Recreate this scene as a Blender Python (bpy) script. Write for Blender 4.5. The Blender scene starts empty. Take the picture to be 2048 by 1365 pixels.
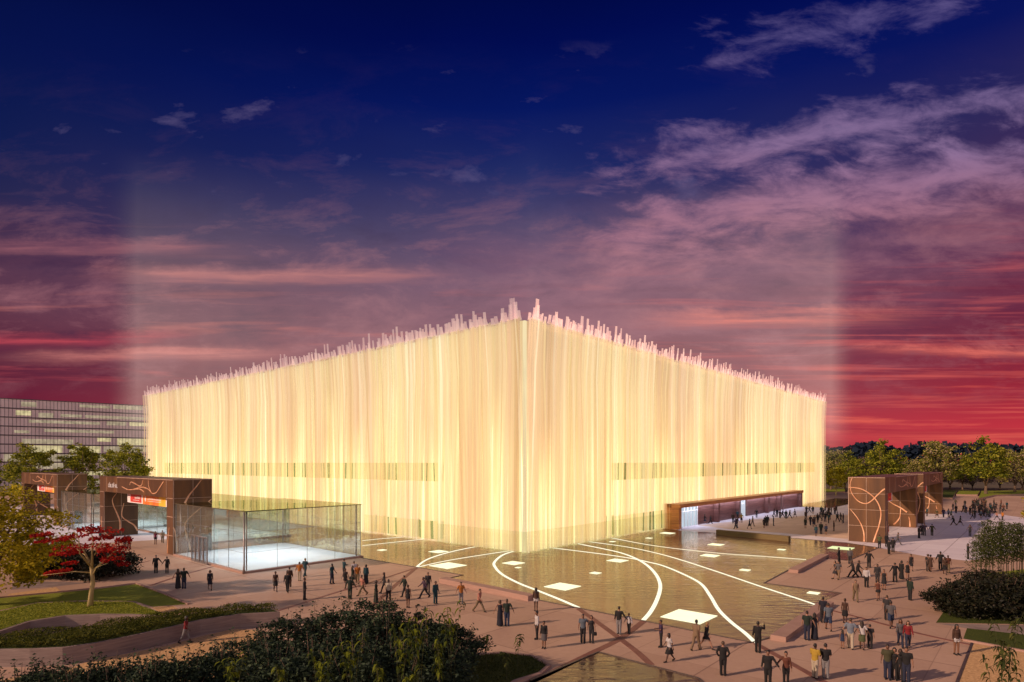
import bpy, bmesh, math, random
import numpy as np
from mathutils import Vector, Matrix
from mathutils.geometry import tessellate_polygon

SC = bpy.context.scene
COL = SC.collection
R = math.radians
rng = np.random.default_rng(7)
random.seed(7)

# ------------------------------------------------------------------ camera geometry (photo measured at 2048 x 1365)
FOC, CAMH, CX, HY = 1210.0, 11.0, 1024.0, 926.0
def P(px, py, z=0.0):
    """point of the level z that the photo shows at px, py (measured once, used as plain world positions)"""
    y = (CAMH - z) * FOC / (py - HY)
    return ((px - CX) / FOC * y, y, z)
def PY(px, y, z=0.0):
    return ((px - CX) / FOC * y, y, z)
def top_z(py, y):
    return CAMH - (py - HY) / FOC * y

# ------------------------------------------------------------------ helpers
def link(o, parent=None):
    COL.objects.link(o)
    if parent is not None:
        o.parent = parent
    return o
def tag(o, label=None, cat=None, group=None, kind=None):
    if label: o['label'] = label
    if cat: o['category'] = cat
    if group: o['group'] = group
    if kind: o['kind'] = kind
    return o
def empty(name, loc=(0, 0, 0), rz=0.0):
    o = bpy.data.objects.new(name, None)
    o.empty_display_size = .3
    o.location = loc
    o.rotation_euler = (0, 0, rz)
    COL.objects.link(o)
    return o

class MB:
    """collects vertices and faces; build() links them as one mesh object"""
    def __init__(s): s.v = []; s.f = []; s.mi = []; s.sm = []
    def add(s, vs, fs, mi=0, smooth=False):
        n = len(s.v)
        s.v += [tuple(v) for v in vs]
        for f in fs:
            s.f.append(tuple(i + n for i in f)); s.mi.append(mi); s.sm.append(smooth)
        return s
    def quad(s, a, b, c, d, mi=0): return s.add([a, b, c, d], [(0, 1, 2, 3)], mi)
    def box(s, x0, x1, y0, y1, z0, z1, mi=0):
        v = [(x, y, z) for z in (z0, z1) for y in (y0, y1) for x in (x0, x1)]
        return s.add(v, [(0, 2, 3, 1), (4, 5, 7, 6), (0, 1, 5, 4), (2, 6, 7, 3), (0, 4, 6, 2), (1, 3, 7, 5)], mi)
    def prism(s, poly, z0, z1, mi=0, mi_top=None):
        n = len(poly)
        a = sum(poly[i][0] * poly[(i + 1) % n][1] - poly[(i + 1) % n][0] * poly[i][1] for i in range(n))
        if a < 0: poly = poly[::-1]
        v = [(p[0], p[1], z0) for p in poly] + [(p[0], p[1], z1) for p in poly]
        s.add(v, [(i, (i + 1) % n, n + (i + 1) % n, n + i) for i in range(n)], mi)
        tri = tessellate_polygon([[Vector((p[0], p[1], 0)) for p in poly]])
        base = len(s.v) - 2 * n
        for t in tri:
            p0, p1, p2 = (Vector(poly[i][:2]) for i in t)
            if (p1 - p0).cross(p2 - p0) < 0: t = t[::-1]
            s.f.append(tuple(base + n + i for i in t)); s.mi.append(mi if mi_top is None else mi_top); s.sm.append(False)
            s.f.append(tuple(base + i for i in t[::-1])); s.mi.append(mi); s.sm.append(False)
        return s
    def sheet(s, poly, z, mi=0):
        tri = tessellate_polygon([[Vector((p[0], p[1], 0)) for p in poly]])
        fs = []
        for t in tri:
            p0, p1, p2 = (Vector(poly[i][:2]) for i in t)
            if (p1 - p0).cross(p2 - p0) < 0: t = t[::-1]
            fs.append(tuple(t))
        return s.add([(p[0], p[1], z) for p in poly], fs, mi)
    def tube(s, pts, rad, n=6, mi=0, cap=True, flat=None):
        """tapered tube through pts; rad scalar or list; flat = (sx, sy) scales of the ring's two axes"""
        pts = [Vector(p) for p in pts]
        if not hasattr(rad, '__len__'): rad = [rad] * len(pts)
        base = len(s.v); m = len(pts)
        ref = None
        for i, p in enumerate(pts):
            d = (pts[min(i + 1, m - 1)] - pts[max(i - 1, 0)])
            d = d.normalized() if d.length > 1e-9 else Vector((0, 0, 1))
            if ref is None:
                ref = Vector((1, 0, 0)) if abs(d.x) < .8 else Vector((0, 1, 0))
            a = (ref - d * ref.dot(d)).normalized(); ref = a
            b = d.cross(a)
            fx, fy = flat if flat else (1, 1)
            for k in range(n):
                t = 2 * math.pi * k / n
                s.v.append(tuple(p + a * (math.cos(t) * rad[i] * fx) + b * (math.sin(t) * rad[i] * fy)))
        for i in range(m - 1):
            for k in range(n):
                k2 = (k + 1) % n
                s.f.append((base + i * n + k, base + i * n + k2, base + (i + 1) * n + k2, base + (i + 1) * n + k)); s.mi.append(mi); s.sm.append(True)
        if cap:
            s.f.append(tuple(base + k for k in range(n))[::-1]); s.mi.append(mi); s.sm.append(False)
            s.f.append(tuple(base + (m - 1) * n + k for k in range(n))); s.mi.append(mi); s.sm.append(False)
        return s
    def rings(s, rs, n=12, mi=0):
        """closed loft of horizontal ellipses (cx, cy, z, rx, ry)"""
        base = len(s.v); m = len(rs)
        for (cx, cy, z, rx, ry) in rs:
            for k in range(n):
                t = 2 * math.pi * k / n
                s.v.append((cx + rx * math.cos(t), cy + ry * math.sin(t), z))
        for i in range(m - 1):
            for k in range(n):
                k2 = (k + 1) % n
                s.f.append((base + i * n + k, base + i * n + k2, base + (i + 1) * n + k2, base + (i + 1) * n + k)); s.mi.append(mi); s.sm.append(True)
        s.f.append(tuple(base + k for k in range(n))[::-1]); s.mi.append(mi); s.sm.append(True)
        s.f.append(tuple(base + (m - 1) * n + k for k in range(n))); s.mi.append(mi); s.sm.append(True)
        return s
    def ball(s, c, rx, ry, rz, n=10, m=7, mi=0):
        rs = []
        for i in range(m):
            a = -math.pi / 2 + math.pi * (i + .25) / (m - .5)
            rs.append((c[0], c[1], c[2] + rz * math.sin(a), rx * math.cos(a), ry * math.cos(a)))
        return s.rings(rs, n, mi)
    def mesh(s, name):
        me = bpy.data.meshes.new(name)
        me.from_pydata(s.v, [], s.f)
        if s.f:
            me.polygons.foreach_set('material_index', s.mi)
            me.polygons.foreach_set('use_smooth', s.sm)
        me.update()
        return me
    def build(s, name, mats, parent=None):
        me = s.mesh(name)
        for m in (mats if isinstance(mats, (list, tuple)) else [mats]):
            me.materials.append(m)
        return link(bpy.data.objects.new(name, me), parent)

def np_mesh(name, verts, faces, mat_idx=None, mats=()):
    """fast mesh from numpy arrays; faces (n, k) all of one size"""
    me = bpy.data.meshes.new(name)
    nf, k = faces.shape
    me.vertices.add(len(verts)); me.vertices.foreach_set('co', verts.astype(np.float32).ravel())
    me.loops.add(nf * k); me.loops.foreach_set('vertex_index', faces.astype(np.int32).ravel())
    me.polygons.add(nf)
    me.polygons.foreach_set('loop_start', np.arange(0, nf * k, k, dtype=np.int32))
    if mat_idx is not None: me.polygons.foreach_set('material_index', mat_idx.astype(np.int32))
    me.update(calc_edges=True)
    for m in mats: me.materials.append(m)
    return me
def copy_tree(o, parent=None):
    c = o.copy(); COL.objects.link(c)
    if parent is not None: c.parent = parent
    for ch in o.children: copy_tree(ch, c)
    return c

# ------------------------------------------------------------------ materials
def lin(r, g, b):
    f = lambda c: (c / 255 / 12.92) if c / 255 <= .04045 else ((c / 255 + .055) / 1.055) ** 2.4
    return (f(r), f(g), f(b), 1)
class NT:
    def __init__(s, name, world=False):
        if world:
            s.m = bpy.data.worlds.new(name)
        else:
            s.m = bpy.data.materials.new(name)
        s.m.use_nodes = True
        s.t = s.m.node_tree; s.t.nodes.clear()
        s.out = s.t.nodes.new('ShaderNodeOutputWorld' if world else 'ShaderNodeOutputMaterial')
    def n(s, typ, **kw):
        nd = s.t.nodes.new(typ)
        for k, v in kw.items():
            if k == 'inp':
                for kk, vv in v.items():
                    sock = nd.inputs[kk]
                    if hasattr(vv, 'node') or isinstance(vv, bpy.types.NodeSocket): s.t.links.new(vv, sock)
                    else: sock.default_value = vv
            else: setattr(nd, k, v)
        return nd
    def l(s, a, b): s.t.links.new(a, b)
    def math(s, op, a, b=None, c=None, clamp=False):
        nd = s.t.nodes.new('ShaderNodeMath'); nd.operation = op; nd.use_clamp = clamp
        for i, v in enumerate((a, b, c)):
            if v is None: continue
            if isinstance(v, bpy.types.NodeSocket): s.t.links.new(v, nd.inputs[i])
            else: nd.inputs[i].default_value = v
        return nd.outputs[0]
    def mix(s, fac, a, b, blend='MIX'):
        nd = s.t.nodes.new('ShaderNodeMix'); nd.data_type = 'RGBA'; nd.blend_type = blend
        for sock, v in ((nd.inputs[0], fac), (nd.inputs[6], a), (nd.inputs[7], b)):
            if isinstance(v, bpy.types.NodeSocket): s.t.links.new(v, sock)
            else: sock.default_value = (*v, 1) if hasattr(v, '__len__') and len(v) == 3 else v
        return nd.outputs[2]
    def ramp(s, fac, stops, interp='LINEAR'):
        nd = s.t.nodes.new('ShaderNodeValToRGB'); cr = nd.color_ramp; cr.interpolation = interp
        while len(cr.elements) > 1: cr.elements.remove(cr.elements[-1])
        for i, (p, c) in enumerate(stops):
            e = cr.elements[0] if i == 0 else cr.elements.new(p)
            e.position = p; e.color = c if len(c) == 4 else (*c, 1)
        s.t.links.new(fac, nd.inputs[0])
        return nd.outputs[0]
    def noise(s, vec, scale, detail=4, rough=.55, dist=0.0):
        nd = s.t.nodes.new('ShaderNodeTexNoise')
        nd.inputs['Scale'].default_value = scale; nd.inputs['Detail'].default_value = detail
        nd.inputs['Roughness'].default_value = rough; nd.inputs['Distortion'].default_value = dist
        if vec is not None: s.t.links.new(vec, nd.inputs['Vector'])
        return nd.outputs[0]
    def mapping(s, vec, scale=(1, 1, 1), rot=(0, 0, 0), loc=(0, 0, 0)):
        nd = s.t.nodes.new('ShaderNodeMapping')
        nd.inputs['Scale'].default_value = scale; nd.inputs['Rotation'].default_value = rot; nd.inputs['Location'].default_value = loc
        s.t.links.new(vec, nd.inputs['Vector'])
        return nd.outputs[0]
    def pos(s): return s.t.nodes.new('ShaderNodeNewGeometry').outputs['Position']
    def objc(s): return s.t.nodes.new('ShaderNodeTexCoord').outputs['Object']
    def island(s): return s.t.nodes.new('ShaderNodeNewGeometry').outputs['Random Per Island']
    def bsdf(s, color, rough=.6, metal=0.0, normal=None, spec=None, **kw):
        nd = s.t.nodes.new('ShaderNodeBsdfPrincipled')
        for sock, v in (('Base Color', color), ('Roughness', rough), ('Metallic', metal)):
            if isinstance(v, bpy.types.NodeSocket): s.t.links.new(v, nd.inputs[sock])
            else: nd.inputs[sock].default_value = v
        if spec is not None: nd.inputs['Specular IOR Level'].default_value = spec
        if normal is not None: s.t.links.new(normal, nd.inputs['Normal'])
        return nd.outputs[0]
    def bump(s, h, strength=.3, dist=.05):
        nd = s.t.nodes.new('ShaderNodeBump'); nd.inputs['Strength'].default_value = strength; nd.inputs['Distance'].default_value = dist
        s.t.links.new(h, nd.inputs['Height']); return nd.outputs[0]
    def mixs(s, fac, a, b):
        nd = s.t.nodes.new('ShaderNodeMixShader')
        if isinstance(fac, bpy.types.NodeSocket): s.t.links.new(fac, nd.inputs[0])
        else: nd.inputs[0].default_value = fac
        s.t.links.new(a, nd.inputs[1]); s.t.links.new(b, nd.inputs[2]); return nd.outputs[0]
    def emit(s, color, strength):
        nd = s.t.nodes.new('ShaderNodeEmission')
        for sock, v in ((nd.inputs[0], color), (nd.inputs[1], strength)):
            if isinstance(v, bpy.types.NodeSocket): s.t.links.new(v, sock)
            else: sock.default_value = v
        return nd.outputs[0]
    def transp(s, color=(1, 1, 1, 1)):
        nd = s.t.nodes.new('ShaderNodeBsdfTransparent'); nd.inputs[0].default_value = color; return nd.outputs[0]
    def done(s, surf=None, vol=None):
        if surf is not None: s.t.links.new(surf, s.out.inputs['Surface'])
        if vol is not None: s.t.links.new(vol, s.out.inputs['Volume'])
        return s.m

def mat_noise(name, c1, c2, scale=2.0, rough=.75, bump=.0, metal=0.0, stretch=(1, 1, 1), detail=5, spec=None):
    t = NT(name); v = t.mapping(t.objc(), stretch)
    f = t.noise(v, scale, detail)
    col = t.ramp(f, [(.3, c1), (.7, c2)])
    nrm = t.bump(f, bump, .04) if bump else None
    return t.done(t.bsdf(col, rough, metal, nrm, spec))
_plain = {}
def mat_plain(name, c, rough=.7, metal=0.0):
    """cloth, skin: colour with a faint woven / mottled variation"""
    k = (name, tuple(c))
    if k in _plain: return _plain[k]
    t = NT(name)
    f = t.noise(t.objc(), 9.0, 3)
    col = t.mix(f, (c[0] * .82, c[1] * .82, c[2] * .82, 1), (min(c[0] * 1.18, 1), min(c[1] * 1.18, 1), min(c[2] * 1.18, 1), 1))
    m = t.done(t.bsdf(col, rough, metal))
    _plain[k] = m
    return m
def mat_leaf(name, cols, rough=.75, transl=.4):
    """foliage: every leaf takes its own tone"""
    t = NT(name)
    n = len(cols)
    col = t.ramp(t.island(), [((i + .0) / max(n - 1, 1), c) for i, c in enumerate(cols)])
    b = t.bsdf(col, rough, spec=.2)
    tr = t.n('ShaderNodeBsdfTranslucent'); t.l(col, tr.inputs[0])
    return t.done(t.mixs(transl, b, tr.outputs[0]))
M = {}
# frames of the hall: near corner, directions of its two seen faces
CORN = Vector((1.5, 74.4, 0))
UL = Vector((-.7528, .6582, 0)); UR = Vector((.6582, .7528, 0))
LL, LR, HH = 129.3, 133.9, 28.6
ANG_F = math.atan2(-.6582, .7528)      # left gates / pavilions: local x runs towards the camera's right
ANG_R = math.atan2(.7528, .6582)       # right gates: local x runs along the right face

def joints_tex(t, vec, sx, sy, w):
    """mask of thin joints on a grid of sx x sy metres; vec is a position socket already turned to the grid"""
    sep = t.n('ShaderNodeSeparateXYZ'); t.l(vec, sep.inputs[0])
    out = None
    for ax, s_ in ((0, sx), (1, sy)):
        f = t.math('FRACT', t.math('DIVIDE', sep.outputs[ax], s_))
        d = t.math('MULTIPLY', t.math('MINIMUM', f, t.math('SUBTRACT', 1.0, f)), s_)
        m = t.math('LESS_THAN', d, w)
        out = m if out is None else t.math('MAXIMUM', out, m)
    return out
def cell_rand(t, vec, sx, sy):
    v = t.mapping(vec, (1 / sx, 1 / sy, 0))
    fl = t.n('ShaderNodeVectorMath', operation='FLOOR'); t.l(v, fl.inputs[0])
    wn = t.n('ShaderNodeTexWhiteNoise'); t.l(fl.outputs[0], wn.inputs['Vector'])
    return wn.outputs['Value']

def mat_paving(name, c1, c2, jc, sx=4.5, sy=4.5, w=.035, spec=.3):
    t = NT(name)
    v = t.mapping(t.pos(), (1, 1, 0), (0, 0, -ANG_R))
    big = t.noise(t.pos(), .07, 3); fine = t.noise(t.pos(), 3.0, 6)
    cell = cell_rand(t, v, sx, sy)
    f = t.math('ADD', t.math('MULTIPLY', big, .5), t.math('ADD', t.math('MULTIPLY', fine, .3), t.math('MULTIPLY', cell, .22)))
    col = t.ramp(f, [(.3, c1), (.75, c2)])
    j = joints_tex(t, v, sx, sy, w)
    j2 = joints_tex(t, v, sx * 3, sy * 3, w * 1.7)
    col = t.mix(t.math('MULTIPLY', j, .45), col, jc)
    col = t.mix(t.math('MULTIPLY', j2, .6), col, jc)
    return t.done(t.bsdf(col, .72, spec=spec, normal=t.bump(fine, .12, .02)))
M['plaza'] = mat_paving('terracotta_paving', (.36, .23, .16), (.51, .35, .25), (.20, .12, .085), 4.5, 4.5, .026)
M['forecourt_light_spill'] = mat_paving('light_spill_paving', (.56, .50, .54), (.70, .65, .68), (.26, .22, .23), 3.0, 3.0, .03)  # plaza paving with the light spill put into its colour
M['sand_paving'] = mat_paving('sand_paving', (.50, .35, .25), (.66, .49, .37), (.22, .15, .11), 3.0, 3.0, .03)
M['band'] = mat_noise('dark_red_stone', (.16, .065, .045), (.23, .10, .07), 1.5, .7)
M['ground'] = mat_noise('earth', (.05, .045, .02), (.10, .075, .04), .05, .95)
def mat_grass(name, c1, c2, c3):
    t = NT(name)
    a = t.noise(t.pos(), .5, 4); b = t.noise(t.pos(), 14, 5, .7)
    col = t.mix(a, t.ramp(b, [(.3, c1), (.62, c2)]), t.ramp(b, [(.3, c2), (.65, c3)]))
    return t.done(t.bsdf(col, .85, normal=t.bump(b, .8, .08), spec=.15))
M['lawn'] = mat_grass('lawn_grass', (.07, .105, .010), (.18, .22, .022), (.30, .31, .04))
M['dark_lawn'] = mat_grass('dark_grass', (.022, .035, .006), (.05, .07, .012), (.09, .105, .02))  # same grass in a darker green
M['gravel'] = mat_noise('sandy_gravel', (.34, .19, .075), (.66, .42, .19), 7.0, .95, .5, detail=8)
def mat_stone(name, c1, c2):
    t = NT(name); v = t.mapping(t.pos(), (.9, .9, 14))
    f = t.noise(v, .8, 6, .6, .6); g = t.noise(t.pos(), .6, 3)
    col = t.mix(t.math('MULTIPLY', g, .5), t.ramp(f, [(.3, c1), (.7, c2)]), (c2[0] * 1.1, c2[1] * 1.05, c2[2] * 1.05, 1))
    return t.done(t.bsdf(col, .85, normal=t.bump(f, .5, .04), spec=.2))
M['stone'] = mat_stone('layered_grey_stone', (.13, .095, .085), (.29, .23, .20))
M['kerb'] = mat_stone('pinkish_kerb_stone', (.27, .17, .13), (.38, .25, .20))
def mat_bronze():
    t = NT('bronze_cladding')
    v = t.mapping(t.objc(), (1, 1, .15))
    f = t.noise(v, .45, 4, .6, .8); g = t.noise(t.objc(), 6, 4)
    col = t.ramp(f, [(.25, (.048, .021, .008)), (.5, (.095, .042, .014)), (.75, (.19, .085, .024))])
    col = t.mix(t.math('MULTIPLY', g, .25), col, (.10, .05, .035, 1))
    return t.done(t.bsdf(col, t.math('ADD', .34, t.math('MULTIPLY', g, .15)), .2))
M['bronze'] = mat_bronze()
M['olive_stone'] = mat_stone('olive_stone', (.10, .075, .035), (.17, .13, .06))
def mat_emit(name, c, strength, var=.12, scale=.5):
    t = NT(name); f = t.noise(t.objc(), scale, 2)
    return t.done(t.emit(c, t.math('MULTIPLY', t.math('ADD', 1 - var, t.math('MULTIPLY', f, 2 * var)), strength)))
def mat_copper():
    t = NT('copper_inlay'); f = t.noise(t.objc(), 1.2, 3)
    col = t.ramp(f, [(.3, (.50, .21, .10)), (.7, (.85, .52, .32))])
    return t.done(t.bsdf(col, .35, .15))
M['copper'] = mat_copper()
M['joint'] = mat_noise('pale_joint_strip', (.38, .26, .19), (.58, .44, .35), 1.0, .4)
def mat_wood(name, c1, c2, c3):
    t = NT(name); v = t.mapping(t.objc(), (.25, .25, 5))
    f = t.noise(v, .9, 6, .6, 1.2)
    p = t.noise(t.mapping(t.objc(), (.02, .02, 2.6)), 1.0, 0)
    col = t.ramp(f, [(.28, c1), (.5, c2), (.72, c3)])
    col = t.mix(t.math('MULTIPLY', p, .35), col, (*c1, 1))
    return t.done(t.bsdf(col, .4, normal=t.bump(f, .2, .02)))
M['wood'] = mat_wood('varnished_wood', (.30, .105, .035), (.62, .25, .075), (.80, .40, .13))
M['wood_dark'] = mat_wood('rosewood_panels', (.06, .024, .022), (.17, .07, .06), (.27, .125, .105))
M['steel'] = mat_noise('brushed_steel', (.20, .17, .16), (.34, .30, .28), 5, .4, metal=.6)
M['white'] = mat_noise('white_render', (.72, .72, .72), (.82, .82, .82), 2, .6)
def mat_glass(name, tint, refl_max=.55, facing_pow=3.0, base=.06, wav=.0, gcol=(.9, .95, .92, 1)):
    """thin architectural glass: tinted see-through plus a mirror part that grows at grazing angles"""
    t = NT(name)
    lw = t.n('ShaderNodeLayerWeight'); lw.inputs['Blend'].default_value = .5
    nrm = None
    if wav:
        h = t.noise(t.mapping(t.objc(), (.5, .5, .35)), .8, 2)
        nrm = t.bump(h, wav, .25)
    fac = t.math('ADD', base, t.math('MULTIPLY', t.math('POWER', lw.outputs['Facing'], facing_pow), refl_max))
    g = t.n('ShaderNodeBsdfGlossy'); g.inputs['Roughness'].default_value = .02; g.inputs['Color'].default_value = gcol
    if nrm is not None: t.l(nrm, g.inputs['Normal'])
    return t.done(t.mixs(fac, t.transp(tint), g.outputs[0]))
M['glass'] = mat_glass('pavilion_glass', (.82, .87, .83, 1), .5, 2.5, .15, .3)
M['roof_glass'] = mat_glass('pavilion_roof_glass', (.42, .52, .44, 1), .62, 1.5, .34, .12, (.62, .65, .50, 1))
M['parapet_glass'] = mat_glass('green_parapet_glass', (.86, .90, .80, 1), .2, 3.0, .03)
M['band_glass'] = mat_glass('pale_window_glass', (.90, .93, .80, 1), .12, 3.0, .02)
# ------------------------------------------------------------------ camera, sun, sky
cam = bpy.data.cameras.new('camera')
cam.sensor_width = 36; cam.lens = 36 * FOC / 2048; cam.shift_y = (HY - 682.5) / 2048
cam.clip_start = .5; cam.clip_end = 6000
co = bpy.data.objects.new('camera', cam); COL.objects.link(co)
co.location = (0, 0, CAMH); co.rotation_euler = (R(90), 0, 0)
SC.camera = co
sun = bpy.data.lights.new('sun', 'SUN'); sun.energy = 4.4; sun.angle = R(1.2); sun.color = (1, .66, .47)
so = bpy.data.objects.new('sun', sun); COL.objects.link(so)
sd = Vector((.92 * math.cos(R(25)), .39 * math.cos(R(25)), -math.sin(R(25))))
so.rotation_euler = sd.to_track_quat('-Z', 'Y').to_euler(); so.location = (-60, -20, 60)
SC.view_settings.view_transform = 'Standard'; SC.view_settings.look = 'None'
SC.view_settings.exposure = 0; SC.view_settings.gamma = 1
SC.cycles.use_denoising = True
SC.cycles.max_bounces = 8; SC.cycles.transparent_max_bounces = 24; SC.cycles.diffuse_bounces = 3; SC.cycles.glossy_bounces = 4
SC.cycles.sample_clamp_indirect = 6.0
SC.cycles.caustics_reflective = False; SC.cycles.caustics_refractive = False
SC.cycles.volume_max_steps = 256

def make_world():
    t = NT('World', world=True); SC.world = t.m
    tc = t.n('ShaderNodeTexCoord')
    dirv = tc.outputs['Generated']
    sep = t.n('ShaderNodeSeparateXYZ'); t.l(dirv, sep.inputs[0])
    x, y, z = sep.outputs
    az = t.math('ARCTAN2', x, y)
    azr = t.n('ShaderNodeMapRange', inp={0: az, 1: -.75, 2: .75, 3: 0., 4: 1.}).outputs[0]
    zz = t.math('MAXIMUM', z, 0.0)
    # soft large-scale wobble of the bands
    wob = t.noise(t.mapping(dirv, (1.5, 1.5, 5)), 1.0, 3)
    ze = t.math('ADD', zz, t.math('MULTIPLY', t.math('SUBTRACT', wob, .5), .10))
    right = t.ramp(ze, [(0, lin(222, 70, 70)), (.05, lin(190, 46, 60)), (.11, lin(146, 31, 50)), (.18, lin(112, 32, 56)), (.25, lin(98, 35, 66)),
                        (.33, lin(70, 42, 82)), (.42, lin(44, 38, 88)), (.50, lin(10, 20, 90)), (.58, lin(2, 13, 86)), (.70, lin(1, 8, 60))])
    left = t.ramp(ze, [(0, lin(128, 20, 46)), (.06, lin(108, 24, 48)), (.13, lin(92, 38, 58)), (.20, lin(98, 58, 76)), (.27, lin(76, 52, 78)),
                       (.32, lin(34, 38, 80)), (.38, lin(13, 28, 80)), (.48, lin(6, 18, 74)), (.56, lin(3, 10, 54)), (.66, lin(2, 5, 34))])
    col = t.mix(azr, left, right)
    mid = t.ramp(ze, [(0, lin(205, 80, 82)), (.08, lin(172, 80, 92)), (.15, lin(150, 86, 100)), (.22, lin(142, 94, 110)), (.29, lin(120, 86, 110)),
                      (.36, lin(78, 70, 108)), (.43, lin(30, 44, 104)), (.50, lin(6, 24, 98)), (.57, lin(1, 12, 82)), (.66, lin(0, 6, 54))])
    cw = t.math('SUBTRACT', 1.0, t.math('ABSOLUTE', t.math('MULTIPLY_ADD', azr, 2.0, -1.05)), clamp=True)
    col = t.mix(t.math('MULTIPLY', cw, .8), col, mid)
    # broken cirrus of a cloud bank far to the north-east: two rising bands, a loose patch above, a soft mauve shelf below
    yy = t.math('MAXIMUM', y, .2)
    u = t.math('DIVIDE', x, yy); v = t.math('DIVIDE', zz, yy)
    cv = t.n('ShaderNodeCombineXYZ', inp={0: u, 1: v, 2: 0.0}).outputs[0]
    n1 = t.noise(t.mapping(cv, (4.2, 11.5, 1), (0, 0, R(-11))), 1.35, 12, .66, .45)
    n2 = t.noise(t.mapping(cv, (9, 20, 1), (0, 0, R(-22)), (3.1, 1.7, 0)), 1.2, 8, .62, .5)
    nb = t.noise(t.mapping(cv, (2.2, 3.6, 1), (0, 0, R(-8)), (1.3, 5.1, 0)), 1.2, 3, .5, .2)
    nn = t.math('ADD', t.math('MULTIPLY', n1, .62), t.math('MULTIPLY', n2, .38))
    def band(c0, c1_, w, u0, u1):
        d = t.math('SUBTRACT', v, t.math('MULTIPLY_ADD', u, c1_, c0))
        g = t.math('SUBTRACT', 1.0, t.math('DIVIDE', t.math('ABSOLUTE', d), w), clamp=True)
        return t.math('MULTIPLY', g, t.n('ShaderNodeMapRange', interpolation_type='SMOOTHSTEP', inp={0: u, 1: u0, 2: u1, 3: 0., 4: 1.}).outputs[0])
    b1 = band(.455, .175, .13, -.08, .34); b2 = band(.335, .195, .11, -.08, .30); b3 = band(.575, .26, .13, .12, .36)
    for bb, lo, hi_, am in ((b3, .52, .76, .6), (b1, .46, .72, .82), (b2, .42, .70, .85)):
        thr = t.math('ADD', nn, t.math('MULTIPLY', t.math('SUBTRACT', bb, .62), .34))
        thr = t.math('ADD', thr, t.math('MULTIPLY', t.math('SUBTRACT', nb, .5), .30))
        m_ = t.n('ShaderNodeMapRange', interpolation_type='SMOOTHSTEP', inp={0: thr, 1: lo, 2: hi_, 3: 0., 4: am}).outputs[0]
        m_ = t.math('MULTIPLY', m_, t.math('MULTIPLY', bb, 2.2, clamp=True))
        ccol = t.ramp(v, [(.25, lin(196, 124, 134)), (.40, lin(172, 118, 140)), (.52, lin(146, 116, 156)), (.70, lin(112, 98, 150))])
        col = t.mix(m_, col, ccol)
    shelf = band(.30, .10, .13, -.35, .25)
    col = t.mix(t.math('MULTIPLY', shelf, t.math('MULTIPLY', t.ramp(nn, [(.35, (0, 0, 0)), (.62, (1, 1, 1))]), .55)), col, lin(172, 116, 130))
    # small lone puffs in the blue on the left
    pf = t.n('ShaderNodeMapRange', inp={0: t.noise(t.mapping(cv, (7, 15, 1), (0, 0, R(-14)), (8.2, .4, 0)), 1.0, 7, .6, .2), 1: .60, 2: .76, 3: 0., 4: .6}).outputs[0]
    pf = t.math('MULTIPLY', pf, t.ramp(v, [(.40, (0, 0, 0)), (.48, (1, 1, 1)), (.64, (1, 1, 1)), (.70, (0, 0, 0))]))
    col = t.mix(pf, col, lin(104, 92, 134))
    # low streaks, long and thin, near the horizon
    sv = t.n('ShaderNodeCombineXYZ', inp={0: t.math('MULTIPLY', t.math('DIVIDE', x, yy), 2.6), 1: t.math('MULTIPLY', t.math('DIVIDE', zz, yy), 40.0), 2: 0.0}).outputs[0]
    s1 = t.noise(sv, 1.1, 7, .60, .35)
    sm = t.n('ShaderNodeMapRange', inp={0: s1, 1: .54, 2: .70, 3: 0., 4: 1.}).outputs[0]
    low = t.ramp(zz, [(0, (.8, .8, .8)), (.14, (.8, .8, .8)), (.25, (.5, .5, .5)), (.34, (0, 0, 0))])
    scol = t.mix(azr, t.ramp(zz, [(0, lin(150, 30, 52)), (.10, lin(168, 62, 76)), (.2, lin(176, 104, 100)), (.35, lin(140, 96, 110))]),
                 t.ramp(zz, [(0, lin(250, 112, 90)), (.10, lin(236, 100, 84)), (.2, lin(214, 96, 92)), (.35, lin(150, 84, 108))]))
    col = t.mix(t.math('MULTIPLY', sm, low), col, scol)
    s3 = t.noise(t.mapping(sv, (.6, 1.9, 1), (0, 0, R(2)), (4.4, 9.2, 0)), 1.3, 6, .6, .3)
    sm3 = t.n('ShaderNodeMapRange', inp={0: s3, 1: .50, 2: .68, 3: 0., 4: .62}).outputs[0]
    lowr = t.math('MULTIPLY', t.ramp(azr, [(.4, (0, 0, 0)), (.8, (1, 1, 1))]), t.ramp(zz, [(0, (.5, .5, .5)), (.06, (.9, .9, .9)), (.17, (.9, .9, .9)), (.26, (0, 0, 0))]))
    col = t.mix(t.math('MULTIPLY', sm3, lowr), col, t.ramp(zz, [(0, lin(252, 120, 96)), (.12, lin(226, 100, 92)), (.25, lin(180, 84, 96))]))
    s2 = t.noise(t.mapping(sv, (1, 1, 1), (0, 0, 0), (7.3, 2.2, 0)), .7, 4, .5, .4)
    dm = t.n('ShaderNodeMapRange', inp={0: s2, 1: .52, 2: .75, 3: 0., 4: .6}).outputs[0]
    col = t.mix(t.math('MULTIPLY', dm, low), col, t.mix(azr, lin(66, 30, 56), lin(104, 26, 50)))
    mo = t.noise(t.mapping(cv, (3.2, 9, 1), (0, 0, R(-5)), (2.2, 7.7, 0)), 1.5, 9, .68, .3)
    mk = t.ramp(v, [(.08, (0, 0, 0)), (.18, (1, 1, 1)), (.36, (.9, .9, .9)), (.46, (.25, .25, .25)), (.56, (.05, .05, .05)), (.7, (0, 0, 0))])
    col = t.mix(t.math('MULTIPLY', t.n('ShaderNodeMapRange', inp={0: mo, 1: .50, 2: .70, 3: 0., 4: .46}).outputs[0], mk), col, lin(176, 116, 124))
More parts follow.
